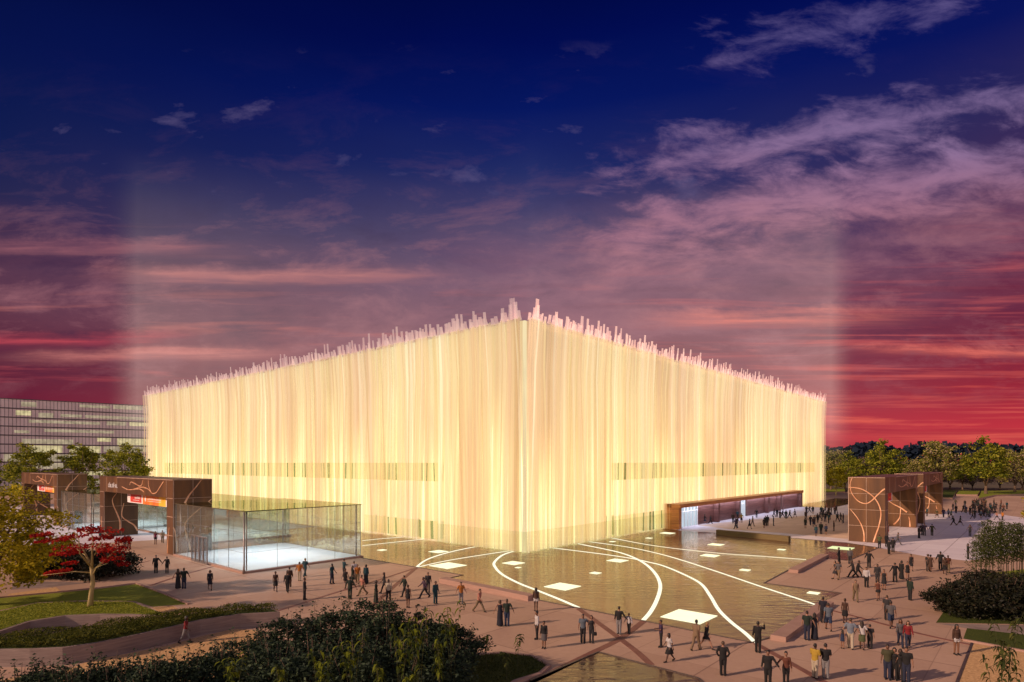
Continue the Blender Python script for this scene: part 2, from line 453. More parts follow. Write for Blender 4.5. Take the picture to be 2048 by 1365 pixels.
    col = t.mix(t.math('MULTIPLY', t.n('ShaderNodeMapRange', inp={0: mo, 1: .47, 2: .30, 3: 0., 4: .40}).outputs[0], mk), col, lin(40, 30, 66))
    def streak(c0, c1_, w, ua, ub, colr, am):
        d = t.math('SUBTRACT', v, t.math('ADD', t.math('MULTIPLY_ADD', u, c1_, c0), t.math('MULTIPLY', t.math('SUBTRACT', mo, .5), .05)))
        g = t.math('SUBTRACT', 1.0, t.math('DIVIDE', t.math('ABSOLUTE', d), w), clamp=True)
        e = t.n('ShaderNodeMapRange', interpolation_type='SMOOTHSTEP', inp={0: t.math('ABSOLUTE', t.math('SUBTRACT', u, (ua + ub) / 2)), 1: (ub - ua) / 2, 2: (ub - ua) / 5, 3: 0., 4: 1.}).outputs[0]
        q_ = t.math('MULTIPLY', t.math('MULTIPLY', g, e), t.n('ShaderNodeMapRange', inp={0: s1, 1: .38, 2: .60, 3: .15, 4: am}).outputs[0])
        return t.mix(q_, col, colr)
    col = streak(.312, .0, .020, -.78, -.05, lin(206, 128, 122), .55)
    col = streak(.345, -.02, .018, -1.0, -.4, lin(150, 92, 104), .8)
    col = streak(.215, .015, .016, -1.0, -.48, lin(190, 70, 84), .7)
    col = streak(.185, .01, .018, -.9, -.28, lin(206, 126, 120), .7)
    col = streak(.225, .03, .020, .16, .72, lin(236, 128, 112), .75)
    col = streak(.205, -.03, .012, .5, 1.0, lin(226, 112, 100), .9)
    # unseen bright sky added behind the viewer as fill light
    back = t.n('ShaderNodeMapRange', interpolation_type='SMOOTHSTEP', inp={0: y, 1: .05, 2: -.45, 3: 0., 4: 1.}).outputs[0]
    gl = t.ramp(zz, [(0, (1.0, .66, .50)), (.2, (.95, .70, .62)), (.5, (.55, .46, .58)), (.9, (.14, .14, .30))])
    col = t.mix(back, col, gl)
    bg = t.n('ShaderNodeBackground'); t.l(col, bg.inputs[0]); bg.inputs[1].default_value = 1.0
    t.l(bg.outputs[0], t.out.inputs['Surface'])
make_world()

# ------------------------------------------------------------------ ground
def sheet(name, pts, z, mat, kind='structure'):
    mb = MB(); mb.sheet(pts, z); o = mb.build(name, mat); o['kind'] = kind; return o
def px_sheet(name, pxs, z, mat, kind='structure'):
    return sheet(name, [P(a, b, 0) for a, b in pxs], z, mat, kind)
sheet('ground', [(-3000, -400), (3000, -400), (3000, 4500), (-3000, 4500)], -.05, M['ground'])
sheet('plaza', [(-190, -20), (120, -20), (280, 200), (60, 202), (-40, 330), (-230, 150)], 0.0, M['plaza'])
# forecourts between entrances and gates: white light spill painted as paler paving
def fr(o, ux, uy, x, y): return (o[0] + ux[0] * x + uy[0] * y, o[1] + ux[1] * x + uy[1] * y)
def RF(x, y): return fr(CORN, UR, -UL, x, y)       # right face frame: along, outwards
def LF(x, y): return fr(CORN, UL, -UR, x, y)       # left face frame: along, outwards
px_sheet('forecourt_light_spill', [(1330, 1056), (1360, 1061.5), (1432, 1066.5), (1577, 1076.5), (1690, 1086.5), (1757, 1096), (1850, 1113), (1935, 1122), (2000, 1112), (2120, 1080), (2120, 1046), (1990, 1028), (1880, 1022), (1640, 1006), (1480, 1014)], .004, M['forecourt_light_spill'])
px_sheet('light_spill_gap', [(1395, 1051), (1500, 1040), (1640, 1030), (1740, 1030), (1800, 1040), (1740, 1076), (1690, 1078), (1560, 1066), (1470, 1060)], .008, M['sand_paving'])  # tan gap left inside the painted light spill
sheet('forecourt_light_spill', [LF(42, 6), LF(42, 1), LF(150, 1), LF(150, 40), LF(84, 38), LF(60, 44), LF(50, 36)], .004, M['forecourt_light_spill'])

# ------------------------------------------------------------------ water
def mat_water():
    t = NT('pool_water')
    p = t.mapping(t.pos(), (1, 1, 0))
    w1 = t.noise(t.mapping(p, (.45, 1.5, 1), (0, 0, R(12))), 1.15, 3, .5, .4)
    w2 = t.noise(t.mapping(p, (1.2, 2.6, 1), (0, 0, R(-16))), 1.0, 3, .55, .3)
    area = t.noise(p, .05, 2)
    h = t.math('ADD', t.math('MULTIPLY', w1, .7), t.math('MULTIPLY', w2, .3))
    h = t.math('MULTIPLY', h, t.math('MULTIPLY_ADD', t.n('ShaderNodeMapRange', inp={0: area, 1: .38, 2: .62, 3: 0., 4: 1.}).outputs[0], 1.1, .35))
    nrm = t.bump(h, .42, .18)
    fres = t.n('ShaderNodeFresnel'); fres.inputs['IOR'].default_value = 1.62; t.l(nrm, fres.inputs['Normal'])
    g = t.n('ShaderNodeBsdfGlossy'); g.inputs['Roughness'].default_value = .015; g.inputs['Color'].default_value = (.76, .66, .53, 1); t.l(nrm, g.inputs['Normal'])
    d = t.bsdf(t.ramp(t.noise(p, .12, 3), [(.35, (.035, .016, .009)), (.65, (.13, .062, .03))]), .6)
    return t.done(t.mixs(fres.outputs[0], d, g.outputs[0]))
M['water'] = mat_water()
cC = (CORN.x, CORN.y)
POOL = [P(725, 1117), P(926, 1151), P(893, 1158), P(1058, 1197), P(1157, 1217), P(1505, 1286), P(1537, 1277), P(1640, 1206), P(1684, 1187),
        P(1528, 1167), P(1578, 1140), P(1640, 1117), P(1697, 1122), P(1757, 1096), P(1690, 1086), P(1577, 1076), P(1432, 1066), P(1360, 1061.5)]
POOL = [p[:2] for p in POOL] + [RF(36, 0), cC, LF(46, 0), LF(46, 15)]
sheet('pool_water', POOL, .012, M['water'])
POOL2 = [P(1197, 1305)[:2], P(1395, 1357)[:2], P(1470, 1420)[:2], P(1000, 1420)[:2], P(1060, 1362)[:2]]
sheet('pool_water', POOL2, .012, M['water'])
sheet('pool_water', [RF(105, 9.5), RF(105, 0), RF(150, 0), RF(150, 9.5)], .016, M['water'])
M['rim'] = mat_noise('pool_rim_stone', (.05, .035, .03), (.10, .07, .06), 2, .5)
def strip(mb, pts, w, z0, z1, mi=0):
    """a run of flat bars along a polyline, mitred"""
    n = len(pts); L_ = []; R_ = []
    for i in range(n):
        a = Vector(pts[max(i - 1, 0)][:2]); b = Vector(pts[i][:2]); c = Vector(pts[min(i + 1, n - 1)][:2])
        d = ((b - a).normalized() if i else Vector((0, 0))) + ((c - b).normalized() if i < n - 1 else Vector((0, 0)))
        d = d.normalized() if d.length > 1e-6 else Vector((1, 0))
        nn = Vector((-d.y, d.x)); ww = w[i] if hasattr(w, '__len__') else w
        L_.append(b + nn * ww / 2); R_.append(b - nn * ww / 2)
    poly = [(p.x, p.y) for p in L_]; poly2 = [(p.x, p.y) for p in R_]
    v = [(*p, z0) for p in poly2] + [(*p, z0) for p in poly] + [(*p, z1) for p in poly2] + [(*p, z1) for p in poly]
    f = []
    for i in range(n - 1):
        f += [(2 * n + i, 2 * n + i + 1, 3 * n + i + 1, 3 * n + i), (i, i + 1, 2 * n + i + 1, 2 * n + i), (n + i + 1, n + i, 3 * n + i, 3 * n + i + 1)]
    f += [(0, 2 * n, 3 * n, n), (n - 1, 2 * n - 1, 4 * n - 1, 3 * n - 1)]
    mb.add(v, f, mi)
def smooth(pts, k=8):
    pts = [Vector(p) for p in pts]; out = []
    for i in range(len(pts) - 1):
        p0 = pts[max(i - 1, 0)]; p1 = pts[i]; p2 = pts[i + 1]; p3 = pts[min(i + 2, len(pts) - 1)]
        for j in range(k):
            t = j / k
            out.append(.5 * ((2 * p1) + (p2 - p0) * t + (2 * p0 - 5 * p1 + 4 * p2 - p3) * t * t + (3 * p1 - p0 - 3 * p2 + p3) * t ** 3))
    out.append(pts[-1]); return out
def rim(pts, label):
    mb = MB(); strip(mb, pts, .14, -.02, .05); o = mb.build('pool_kerb', M['rim']); tag(o, label, 'kerb', 'thin dark kerbs round the pools')
rim([P(725, 1117), P(926, 1151), P(893, 1158)], 'thin dark pool edge running from the glass pavilion to the paved point')
rim([P(1058, 1197), P(1157, 1217), P(1505, 1286), P(1537, 1277)], 'thin dark pool edge beside the couples, ending at the near corner')
rim([P(1684, 1187), P(1528, 1167), P(1578, 1140)], 'thin dark pool edge round the pointed paving on the right')
rim([P(1640, 1117), P(1697, 1122), P(1757, 1096), P(1690, 1086)], 'thin pale-lit pool edge at the foot of the right gate')
rim([P(1577, 1076), P(1690, 1086)], 'thin pool edge between the far kerb wall and the right gate')
rim([P(1060, 1362), P(1197, 1305), P(1395, 1357), P(1470, 1420)], 'thin dark edge round the small near pool')
# low bench walls in and along the pool
def bench(pxs, w, h, label, side=1):
    a = [Vector(P(*p)[:2]) for p in pxs]
    mb = MB(); d = (a[-1] - a[0]).normalized(); n_ = Vector((-d.y, d.x)) * side
    poly = [tuple(p) for p in a] + [tuple(p + n_ * w) for p in a[::-1]]
    mb.prism(poly, -.02, h)
    o = mb.build('bench_wall', M['olive_stone' if 'olive' in label else 'kerb']); tag(o, label, 'low wall', 'low stone bench walls at the pool edge'); return o
bench([(878, 1166), (1056, 1203)], .9, .42, 'long low stone bench along the pool left of its near edge', 1)
bench([(1541, 1280), (1642, 1209)], .9, .32, 'sloping-looking stone kerb along the right rim of the pool', -1)
bench([(1577, 1145), (1641, 1113)], .9, .32, 'short stone kerb between pool and pointed paving', -1)
bench([(1432, 1070), (1577, 1084)], .7, .75, 'low olive wall at the far rim of the pool below the entrance', 1)

# glowing lines and squares in the pool
def mat_lamp(name, c, s):
    return mat_emit(name, c, s, .08, .8)
M['line_lamp'] = mat_lamp('white_line_lamp', (1, .93, .70, 1), 1.25)
M['sq_lamp'] = mat_lamp('warm_square_lamp', (1, .95, .62, 1), 1.3)
M['sq_green'] = mat_lamp('greenish_square_lamp', (.92, .98, .50, 1), 1.0)
def light_line(pxs, w, label):
    pts = smooth([P(*p) for p in pxs], 8)
    mb = MB(); strip(mb, pts, w * .70, -.01, .035)
    o = mb.build('light_line', M['line_lamp']); tag(o, label, 'light line', 'white light lines drawn across the pool')
light_line([(1037, 1101), (1007, 1110), (989, 1125), (991, 1136), (1005, 1150), (1037, 1167), (1075, 1182), (1120, 1200), (1157, 1216)], .42, 'light line bending left in a deep curve below the hall corner')
light_line([(957, 1093), (912, 1102), (875, 1112), (850, 1122), (833, 1135)], .36, 'short curved light line ending at the paving left of the hall corner')
light_line([(1030, 1101), (975, 1109), (912, 1119), (875, 1126), (836, 1135)], .26, 'nearly straight light line meeting the short curved one at the paving')
light_line([(807, 1075), (765, 1078), (725, 1082)], .26, 'thin light line beside the glass pavilion, farther of two')
light_line([(847, 1079), (790, 1085), (725, 1092)], .26, 'thin light line beside the glass pavilion, nearer of two')
light_line([(1100, 1096), (1190, 1107), (1240, 1114), (1270, 1119), (1297, 1125), (1325, 1132), (1362, 1147), (1400, 1167), (1420, 1192), (1437, 1220), (1462, 1245), (1490, 1267), (1510, 1286)], .40, 'long S-curved light line ending at the near pool corner')
light_line([(1150, 1087), (1200, 1097), (1240, 1106), (1270, 1117), (1295, 1132), (1312, 1150), (1320, 1168), (1319, 1185), (1311, 1207), (1300, 1226), (1287, 1241)], .46, 'broad light line curving round to the pool edge by the man with a child')
light_line([(1177, 1084), (1250, 1094), (1300, 1104), (1350, 1117), (1425, 1141), (1525, 1175), (1610, 1203), (1640, 1214)], .32, 'long light line running to the right kerb of the pool')
light_line([(1220, 1076), (1307, 1092), (1425, 1106), (1520, 1113), (1612, 1120)], .28, 'thin far light line running right towards the short kerb')
def square(px, py, side, label, mat='sq_lamp'):
    c = P(px, py); h = side / 2
    pts = [(c[0] + UL.x * a * h + UR.x * b * h, c[1] + UL.y * a * h + UR.y * b * h) for a, b in ((-1, -1), (1, -1), (1, 1), (-1, 1))]
    mb = MB(); mb.prism(pts, -.01, .05)
    o = mb.build('light_square', M[mat]); tag(o, label, 'light panel', 'square light panels floating in the pool')
for a in [(1378, 1234, 2.95, 'largest glowing square, near the front pool edge'),
          (1125, 1174, 2.36, 'glowing square inside the deep curve, beside the end of the curved line'),
          (1027, 1127, 1.8, 'glowing square tucked in the bend just below the hall corner'),
          (896, 1132, 2.84, 'large glowing square near the paved point left of the hall corner'),
          (877, 1104, 1.75, 'glowing square under the lower windows of the left facade'),
          (764, 1101, .9, 'small glowing square next to the glass pavilion'),
          (1235, 1122, 1.8, 'glowing square just left of where two light lines cross'),
          (1191, 1147, .9, 'small glowing square left of the broad curved line'),
          (1036, 1136, .5, 'tiny glowing square just under the one in the bend'),
          (1420, 1112, 1.76, 'glowing square between the thin far line and the long line'),
          (1432, 1090, 1.7, 'glowing square in the reflection of the entrance canopy tip'),
          (1335, 1067, 1.8, 'farthest glowing square, at the corner of the wooden entrance'),
          (1298, 1077, .8, 'small glowing square beside the right facade near the entrance'),
          (1225, 1084, .7, 'small glowing square beside the lower windows of the right facade'),
          (1563, 1100, .85, 'small glowing square in the far right water'),
          (1490, 1141, .9, 'small dim square in the rippled middle right water'),
          (1627, 1187, .85, 'small glowing square in the purple tip of water on the right')]:
    square(*a)
square(1682, 1097, 2.6, 'greenish glowing square in the purple water before the right gate', 'sq_green')

# dark bands that carry the lines on over the paving
mb = MB(); zb = .004
for pxs, w in [([(833, 1136), (740, 1166), (690, 1180), (572, 1217), (470, 1250)], .34), ([(833, 1136), (800, 1163), (765, 1194), (735, 1220)], .42),
               ([(1157, 1218), (1195, 1245), (1240, 1278), (1275, 1305), (1302, 1330)], .42), ([(1287, 1243), (1240, 1278), (1180, 1308), (1100, 1347), (1050, 1370)], .45),
               ([(1512, 1288), (1560, 1315), (1640, 1360), (1690, 1392)], .4), ([(1642, 1216), (1720, 1236), (1840, 1268), (1946, 1291)], .3),
               ([(300, 1172), (360, 1152), (425, 1134)], .3), ([(150, 1160), (230, 1139), (300, 1122)], .2)]:
    pts = smooth([P(*p) for p in pxs], 6)
    zb += .002
    mb2 = MB(); strip(mb2, pts, w, -.01, zb); mb.add(mb2.v, [f for f in mb2.f])
o = mb.build('paving_bands', M['band']); o['kind'] = 'structure'

# ------------------------------------------------------------------ the glowing hall
hall = empty('exhibition_hall', CORN)
tag(hall, 'huge glowing cream hall wrapped in hanging fabric strips, at the pool', 'building')
def mat_lantern():
    t = NT('backlit_lantern_wall')
    p = t.pos()
    s = t.noise(t.mapping(p, (.42, .42, .014)), 1.0, 5, .65)
    b = t.noise(t.mapping(p, (.10, .10, .035)), 1.0, 3, .5)
    f = t.math('ADD', t.math('MULTIPLY', s, .85), t.math('MULTIPLY_ADD', b, .9, -.27))
    col = t.ramp(f, [(.36, (.50, .27, .12)), (.48, (.84, .54, .27)), (.58, (1.0, .80, .38)), (.70, (1.1, 1.03, .55)), (.84, (1.2, 1.15, .82))])
    sep = t.n('ShaderNodeSeparateXYZ'); t.l(p, sep.inputs[0])
    # glow painted into the emission: strongest low down, fading towards the roof
    glow = t.ramp(t.math('DIVIDE', sep.outputs[2], HH), [(0, (1.25,) * 3), (.15, (1.55,) * 3), (.36, (1.50,) * 3), (.58, (1.06,) * 3), (.8, (.80,) * 3), (1, (.66,) * 3)])
    return t.done(t.emit(col, t.math('MULTIPLY', glow, 1.2)))
M['lantern'] = mat_lantern()
def mat_fabric():
    t = NT('backlit_fabric_strip')
    r = t.island()
    col = t.ramp(r, [(0, (.50, .28, .14)), (.15, (.96, .70, .47)), (.3, (.72, .44, .28)), (.42, (1.05, .88, .46)), (.55, (.80, .52, .39)), (.66, (1.15, 1.08, .80)), (.78, (.58, .35, .17)), (.9, (.98, .79, .54)), (1, (.46, .29, .13))])
    fac = t.n('ShaderNodeMapRange', inp={0: t.math('FRACT', t.math('MULTIPLY', r, 37.7)), 1: 0., 2: 1., 3: .14, 4: .74}).outputs[0]
    d = t.n('ShaderNodeBsdfTranslucent'); d.inputs[0].default_value = (.46, .38, .25, 1)
    e = t.emit(col, .58)
    add = t.n('ShaderNodeAddShader'); t.l(e, add.inputs[0]); t.l(d.outputs[0], add.inputs[1])
    return t.done(t.mixs(fac, t.transp((1, .985, .96, 1)), add.outputs[0]))
M['fabric'] = mat_fabric()
def mat_blade():
    t = NT('fabric_blade_tip')
    r = t.island()
    col = t.ramp(r, [(0, (.86, .58, .54)), (.5, (.95, .70, .64)), (1, (.80, .55, .54))])
    d = t.n('ShaderNodeBsdfTranslucent'); t.l(col, d.inputs[0])
    e = t.emit(col, .46)
    add = t.n('ShaderNodeAddShader'); t.l(e, add.inputs[0]); t.l(d.outputs[0], add.inputs[1])
    return t.done(t.mixs(.62, t.transp(), add.outputs[0]))
M['blade'] = mat_blade()
def mat_slit():
    t = NT('green_window_slit'); f = t.noise(t.objc(), .8, 3)
    b = t.bsdf(t.ramp(f, [(.3, (.10, .20, .09)), (.7, (.22, .33, .17))]), .25)
    return t.done(t.mixs(.62, t.transp((.80, .92, .78, 1)), b))
M['slit'] = mat_slit()
M['roofing'] = mat_noise('pale_roofing', (.35, .32, .30), (.45, .42, .40), .3, .8)
M['corner'] = mat_emit('greenish_corner_panel', (.98, .80, .46, 1), .9, .15, .3)
WT = .8
def Lw(t, out): return (UL.x * t - UR.x * out, UL.y * t - UR.y * out)      # hall-local plan points
def Rw(t, out): return (UR.x * t - UL.x * out, UR.y * t - UL.y * out)
c0 = (0, 0); c1 = Lw(LL, 0); c2 = (UL.x * LL + UR.x * LR, UL.y * LL + UR.y * LR); c3 = Rw(LR, 0)
mb = MB(); mb.prism([c0, c3, c2, c1], 0.0, HH - .08); mb.build('lantern_wall', [M['lantern']], hall)
ins = [(UL.x * a + UR.x * b, UL.y * a + UR.y * b) for a, b in ((.6, .6), (.6, LR - .6), (LL - .6, LR - .6), (LL - .6, .6))]
mb = MB(); mb.prism(ins, HH - .07, HH + .05); mb.build('roof', M['roofing'], hall)

def curtain(W, L, name, rg):
    vs = []; fs = []; mi = []
    def strip_(t0, w, out, slant, blade, z0):
        rows = 6; b = len(vs); ph = rg.uniform(0, 6.28); amp = rg.uniform(0, .10)
        top = HH + rg.uniform(-.10, .0)
        for i in range(rows):
            k = i / (rows - 1); z = z0 + (top - z0) * k
            c = t0 + slant * (1 - k) + amp * math.sin(ph + 5 * k)
            ww = w * (1 + .12 * math.sin(ph * 2 + 4 * k))
            oo = out + (.55 * max(0, k - .82) / .18 * (k > .82)) * .6
            for s_ in (-.5, .5):
                q = W(c + s_ * ww, oo); vs.append((q[0], q[1], z))
        for i in range(rows - 1):
            fs.append((b + 2 * i, b + 2 * i + 1, b + 2 * i + 3, b + 2 * i + 2)); mi.append(0)
        if blade > 0:
            b2 = len(vs); tip = w * rg.uniform(.5, .78); side = rg.choice([-1, 1, 1, -1, 0])
            for k in range(5):
                u = k / 4
                ww = w + (tip - w) * (1 - (1 - u) ** 3.2)
                sh = side * (w - ww) / 2
                z = HH - .1 + blade * u
                oo = out + .33 + .16 * u
                for s_ in (-.5, .5):
                    q = W(t0 + sh + s_ * ww, oo); vs.append((q[0], q[1], z + (.05 * s_ if k == 4 else 0)))
            for k in range(4):
                fs.append((b2 + 2 * k, b2 + 2 * k + 1, b2 + 2 * k + 3, b2 + 2 * k + 2)); mi.append(1)
    def layer(t0, wa, wb, oa, ob, slant, ga, gb):
        t = t0
        while t < L - .3:
            w = min(rg.uniform(wa, wb), L - t)
            strip_(t + w / 2, w * 1.03, rg.uniform(oa, ob), rg.uniform(-slant, slant), 0, .1)
            t += w + rg.uniform(ga, gb)
    layer(.2, .5, 1.2, .20, .34, .35, 0, 0)
    layer(-.3, .3, .95, .48, .85, 1.4, -.15, .35)
    layer(-.6, .10, .42, .95, 1.40, 1.7, .0, .9)
    layer(-.6, .06, .2, 1.42, 1.48, 1.2, .3, 2.0)
    # the fringe of blades: two staggered rows that stand up past the roof line
    for o_, dens, ha, hb in ((.30, .86, .8, 1.9), (.85, .74, 1.0, 2.5)):
        t = -.2
        while t < L - .5:
            w = rg.uniform(.6, 1.0)
            if rg.random() < dens: strip_(t + w / 2, w, o_ + rg.uniform(0, .1), rg.uniform(-.8, .8), ha + (hb - ha) * rg.random() ** 1.6, .1)
            t += w * rg.uniform(.8, 1.12)
    strip_(.55, 1.1, 1.0, 0, 2.55, .1); strip_(1.35, .9, .8, 0, 1.9, .1)
    me = np_mesh(name, np.array(vs), np.array(fs), np.array(mi), (M['fabric'], M['blade']))
    return link(bpy.data.objects.new(name, me), hall)
cur_l = curtain(Lw, LL - .6, 'fabric_curtain', np.random.default_rng(3))
cur_r = curtain(Rw, LR - .6, 'fabric_curtain', np.random.default_rng(5))

def slit_band(W, t0, t1, z0, z1, rg, dens):
    g = MB(); a = W(t0, 1.56); b = W(t1, 1.56); g.quad((*a, z0), (*b, z0), (*b, z1), (*a, z1))
    band = g.build('window_band', M['band_glass'], hall)
    t = t0
    while t < t1:
        w = min(rg.choice([.22, .32, .45, .6]), t1 - t)
        if rg.random() < dens:
            o = 1.50 if rg.random() < .5 else .58
            sl = rg.uniform(-.12, .12); a, b, a2, b2 = W(t, o), W(t + w, o), W(t + sl, o), W(t + w + sl, o)
            mb = MB(); mb.quad((*a, z0), (*b, z0), (*b2, z1), (*a2, z1)); mb.build('window', M['slit'], band)
        t += w + rg.uniform(.3, 2.6) * (1.7 if rg.random() < .25 else .8)
    return band
slit_band(Lw, 14, 113.5, 8.45, 11.0, np.random.default_rng(11), .8)
slit_band(Rw, 17.6, 120.8, 8.5, 11.0, np.random.default_rng(12), .8)
slit_band(Lw, 14, 31, .5, 3.0, np.random.default_rng(13), .95)
slit_band(Rw, 17.6, 34, .4, 3.3, np.random.default_rng(14), .95)
for W, L in ((Lw, 14), (Rw, 36)):
    g = MB(); a = W(0 if W is Rw else -1.7, 1.7); b = W(L, 1.7)
    a = W(-1.7, 1.7); g.quad((*a, .05), (*b, .05), (*b, 2.75), (*a, 2.75)); g.build('glass_parapet', M['parapet_glass'], hall)
mb = MB(); q = .95
k0 = (-(UL.x + UR.x) * .62, -(UL.y + UR.y) * .62)
for i in range(8):
    z0 = .1 + i * 3.53
    pts = [(k0[0] + UL.x * a + UR.x * b, k0[1] + UL.y * a + UR.y * b) for a, b in ((-.02, -.02), (.34, -.02), (.34, .1), (.1, .1), (.1, .34), (-.02, .34))]
    mb.prism(pts, z0, z0 + 3.5)
mb.build('corner_panel', M['corner'], hall)

# wooden entrances
M['door_light'] = mat_emit('lit_doorway', (.66, .76, .86, 1), .82, .15, .4)
def mat_door_glass():
    return mat_glass('door_glass', (.75, .82, .88, 1), .4, 3, .08)
M['door_glass'] = mat_door_glass()
def entrance(W, x0, x1, fins, hgt=4.15, dep=3.0):
    e = empty('entrance_canopy'); e.parent = hall
    def bx(mb, a, b, y0, y1, z0, z1):
        mb.prism([W(a, y0), W(b, y0), W(b, y1), W(a, y1)], z0, z1)
    mb = MB(); bx(mb, x0, x1, .9, dep + .25, hgt - .62, hgt); mb.build('canopy_roof', M['wood'], e)
    mb = MB(); bx(mb, x0, x0 + 1.0, 1.75, dep, .0, hgt - .63); bx(mb, x0, x0 + .95, .02, 1.74, 0, hgt - .01); mb.build('side_wall', M['wood'], e)
    mb = MB(); bx(mb, x1 - .9, x1, .02, dep, .0, hgt - .63); mb.build('side_wall', M['wood_dark'], e)
    mb = MB(); bx(mb, x0 + 1.0, x1 - .9, 1.72, 1.78, .02, hgt - .63); mb.build('lit_doorway', M['door_light'], e)
    for a, b, d in fins:
        mb = MB(); bx(mb, a, b, 1.8, d, .0, hgt - .64); mb.build('fin_wall', M['wood_dark'], e)
    return e
er = entrance(Rw, 36, 104.5, [(45.5, 53, 2.1), (52.2, 53, 3.0), (53.1, 62.5, 2.2), (62.6, 63.3, 3.0), (69, 79.3, 2.2), (79.4, 80.1, 3.0), (80.2, 87.5, 2.1), (87.6, 88.2, 3.0), (92, 103.5, 2.2)])
el = entrance(Lw, 75, 118, [(85, 95, 2.2), (95.1, 96, 3.0), (100, 110, 2.2)])
for xs in (np.arange(37.6, 45.6, 1.3), np.arange(64.2, 69, 1.2), np.arange(88.8, 92, 1.1)):
    mb = MB()
    for x in xs: mb.prism([Rw(x, 1.9), Rw(x + .12, 1.9), Rw(x + .12, 2.02), Rw(x, 2.02)], 0, 3.5)
    mb.prism([Rw(xs[0], 1.88), Rw(xs[-1] + .12, 1.88), Rw(xs[-1] + .12, 2.04), Rw(xs[0], 2.04)], 2.6, 2.72)
    mb.build('door_frame', M['white'], er)
# lamps under the canopy light the forecourts
def area(name, loc, rz, sx, sy, power, col, tilt=0.0, parent=None):
    l = bpy.data.lights.new(name, 'AREA'); l.shape = 'RECTANGLE'; l.size = sx; l.size_y = sy; l.energy = power; l.color = col
    o = bpy.data.objects.new(name, l); COL.objects.link(o); o.location = loc; o.rotation_euler = (tilt, 0, rz); return o
pr = RF(71, 2.6); area('canopy_lamp', (pr[0], pr[1], 3.45), ANG_R, 64, 1.1, 1700, (.78, .80, 1.0))

# light rising from the roof edge into the hazy air
def light_curtain():
    t = NT('risen_light')
    p = t.pos(); sep = t.n('ShaderNodeSeparateXYZ'); t.l(p, sep.inputs[0])
    dv = t.n('ShaderNodeVectorMath', operation='DISTANCE'); t.l(t.mapping(p, (1, 1, 0)), dv.inputs[0]); dv.inputs[1].default_value = (CORN.x, CORN.y, 0)
    # glow painted into the volume, made to reach higher away from the near corner
    zm = t.math('MULTIPLY_ADD', dv.outputs['Value'], .36, 46.0)
    k = t.n('ShaderNodeMapRange', inp={0: sep.outputs[2], 1: 12., 2: zm, 3: 1., 4: 0.}).outputs[0]
    k = t.math('POWER', k, 1.1)
    s = t.noise(t.mapping(p, (.10, .10, 0)), 1.0, 3)
    k = t.math('MULTIPLY', k, t.n('ShaderNodeMapRange', interpolation_type='SMOOTHSTEP', inp={0: sep.outputs[2], 1: 10., 2: 27., 3: 0., 4: 1.}).outputs[0])
    k = t.math('MULTIPLY', k, t.math('ADD', .55, t.math('MULTIPLY', s, .9)))
    rel = t.n('ShaderNodeVectorMath', operation='SUBTRACT'); t.l(p, rel.inputs[0]); rel.inputs[1].default_value = tuple(CORN)
    def along(axis):
        d = t.n('ShaderNodeVectorMath', operation='DOT_PRODUCT'); t.l(rel.outputs[0], d.inputs[0]); d.inputs[1].default_value = tuple(axis); return d.outputs['Value']
    da, db = along(UL), along(UR)
    od = t.math('MAXIMUM', t.math('MAXIMUM', t.math('MULTIPLY', da, -1.0), t.math('SUBTRACT', da, LL)), t.math('MAXIMUM', t.math('MULTIPLY', db, -1.0), t.math('SUBTRACT', db, LR)))
    k = t.math('MULTIPLY', k, t.n('ShaderNodeMapRange', interpolation_type='SMOOTHSTEP', inp={0: od, 1: 2.0, 2: 8.5, 3: 1.35, 4: 0.}).outputs[0])
    pv = t.n('ShaderNodeVolumePrincipled')
    pv.inputs['Density'].default_value = 0.0
    pv.inputs['Emission Color'].default_value = (1, .80, .66, 1)
    t.l(t.math('MULTIPLY', k, .0105), pv.inputs['Emission Strength'])
    m = t.done(vol=pv.outputs[0])
    o1 = 8.6; o2 = 2.0
    def ring(o_):
        return [(CORN.x + UL.x * a + UR.x * b, CORN.y + UL.y * a + UR.y * b) for a, b in ((-o_, -o_), (-o_, LR + o_), (LL + o_, LR + o_), (LL + o_, -o_))]
    A = ring(o1); B = ring(o2); mb = MB()
    z0, z1 = 10.0, 93
    v = [(*p_, z) for z in (z0, z1) for p_ in A] + [(*p_, z) for z in (z0, z1) for p_ in B]
    f = []
    for i in range(4):
        j = (i + 1) % 4
        f += [(i, j, 4 + j, 4 + i), (8 + j, 8 + i, 12 + i, 12 + j), (4 + i, 4 + j, 12 + j, 12 + i), (j, i, 8 + i, 8 + j)]
    mb.add(v, f)
    o = mb.build('light_shafts', m); tag(o, 'pale shafts of light rising from the hall roof into the dusk sky', 'light shaft', kind='stuff')
light_curtain()

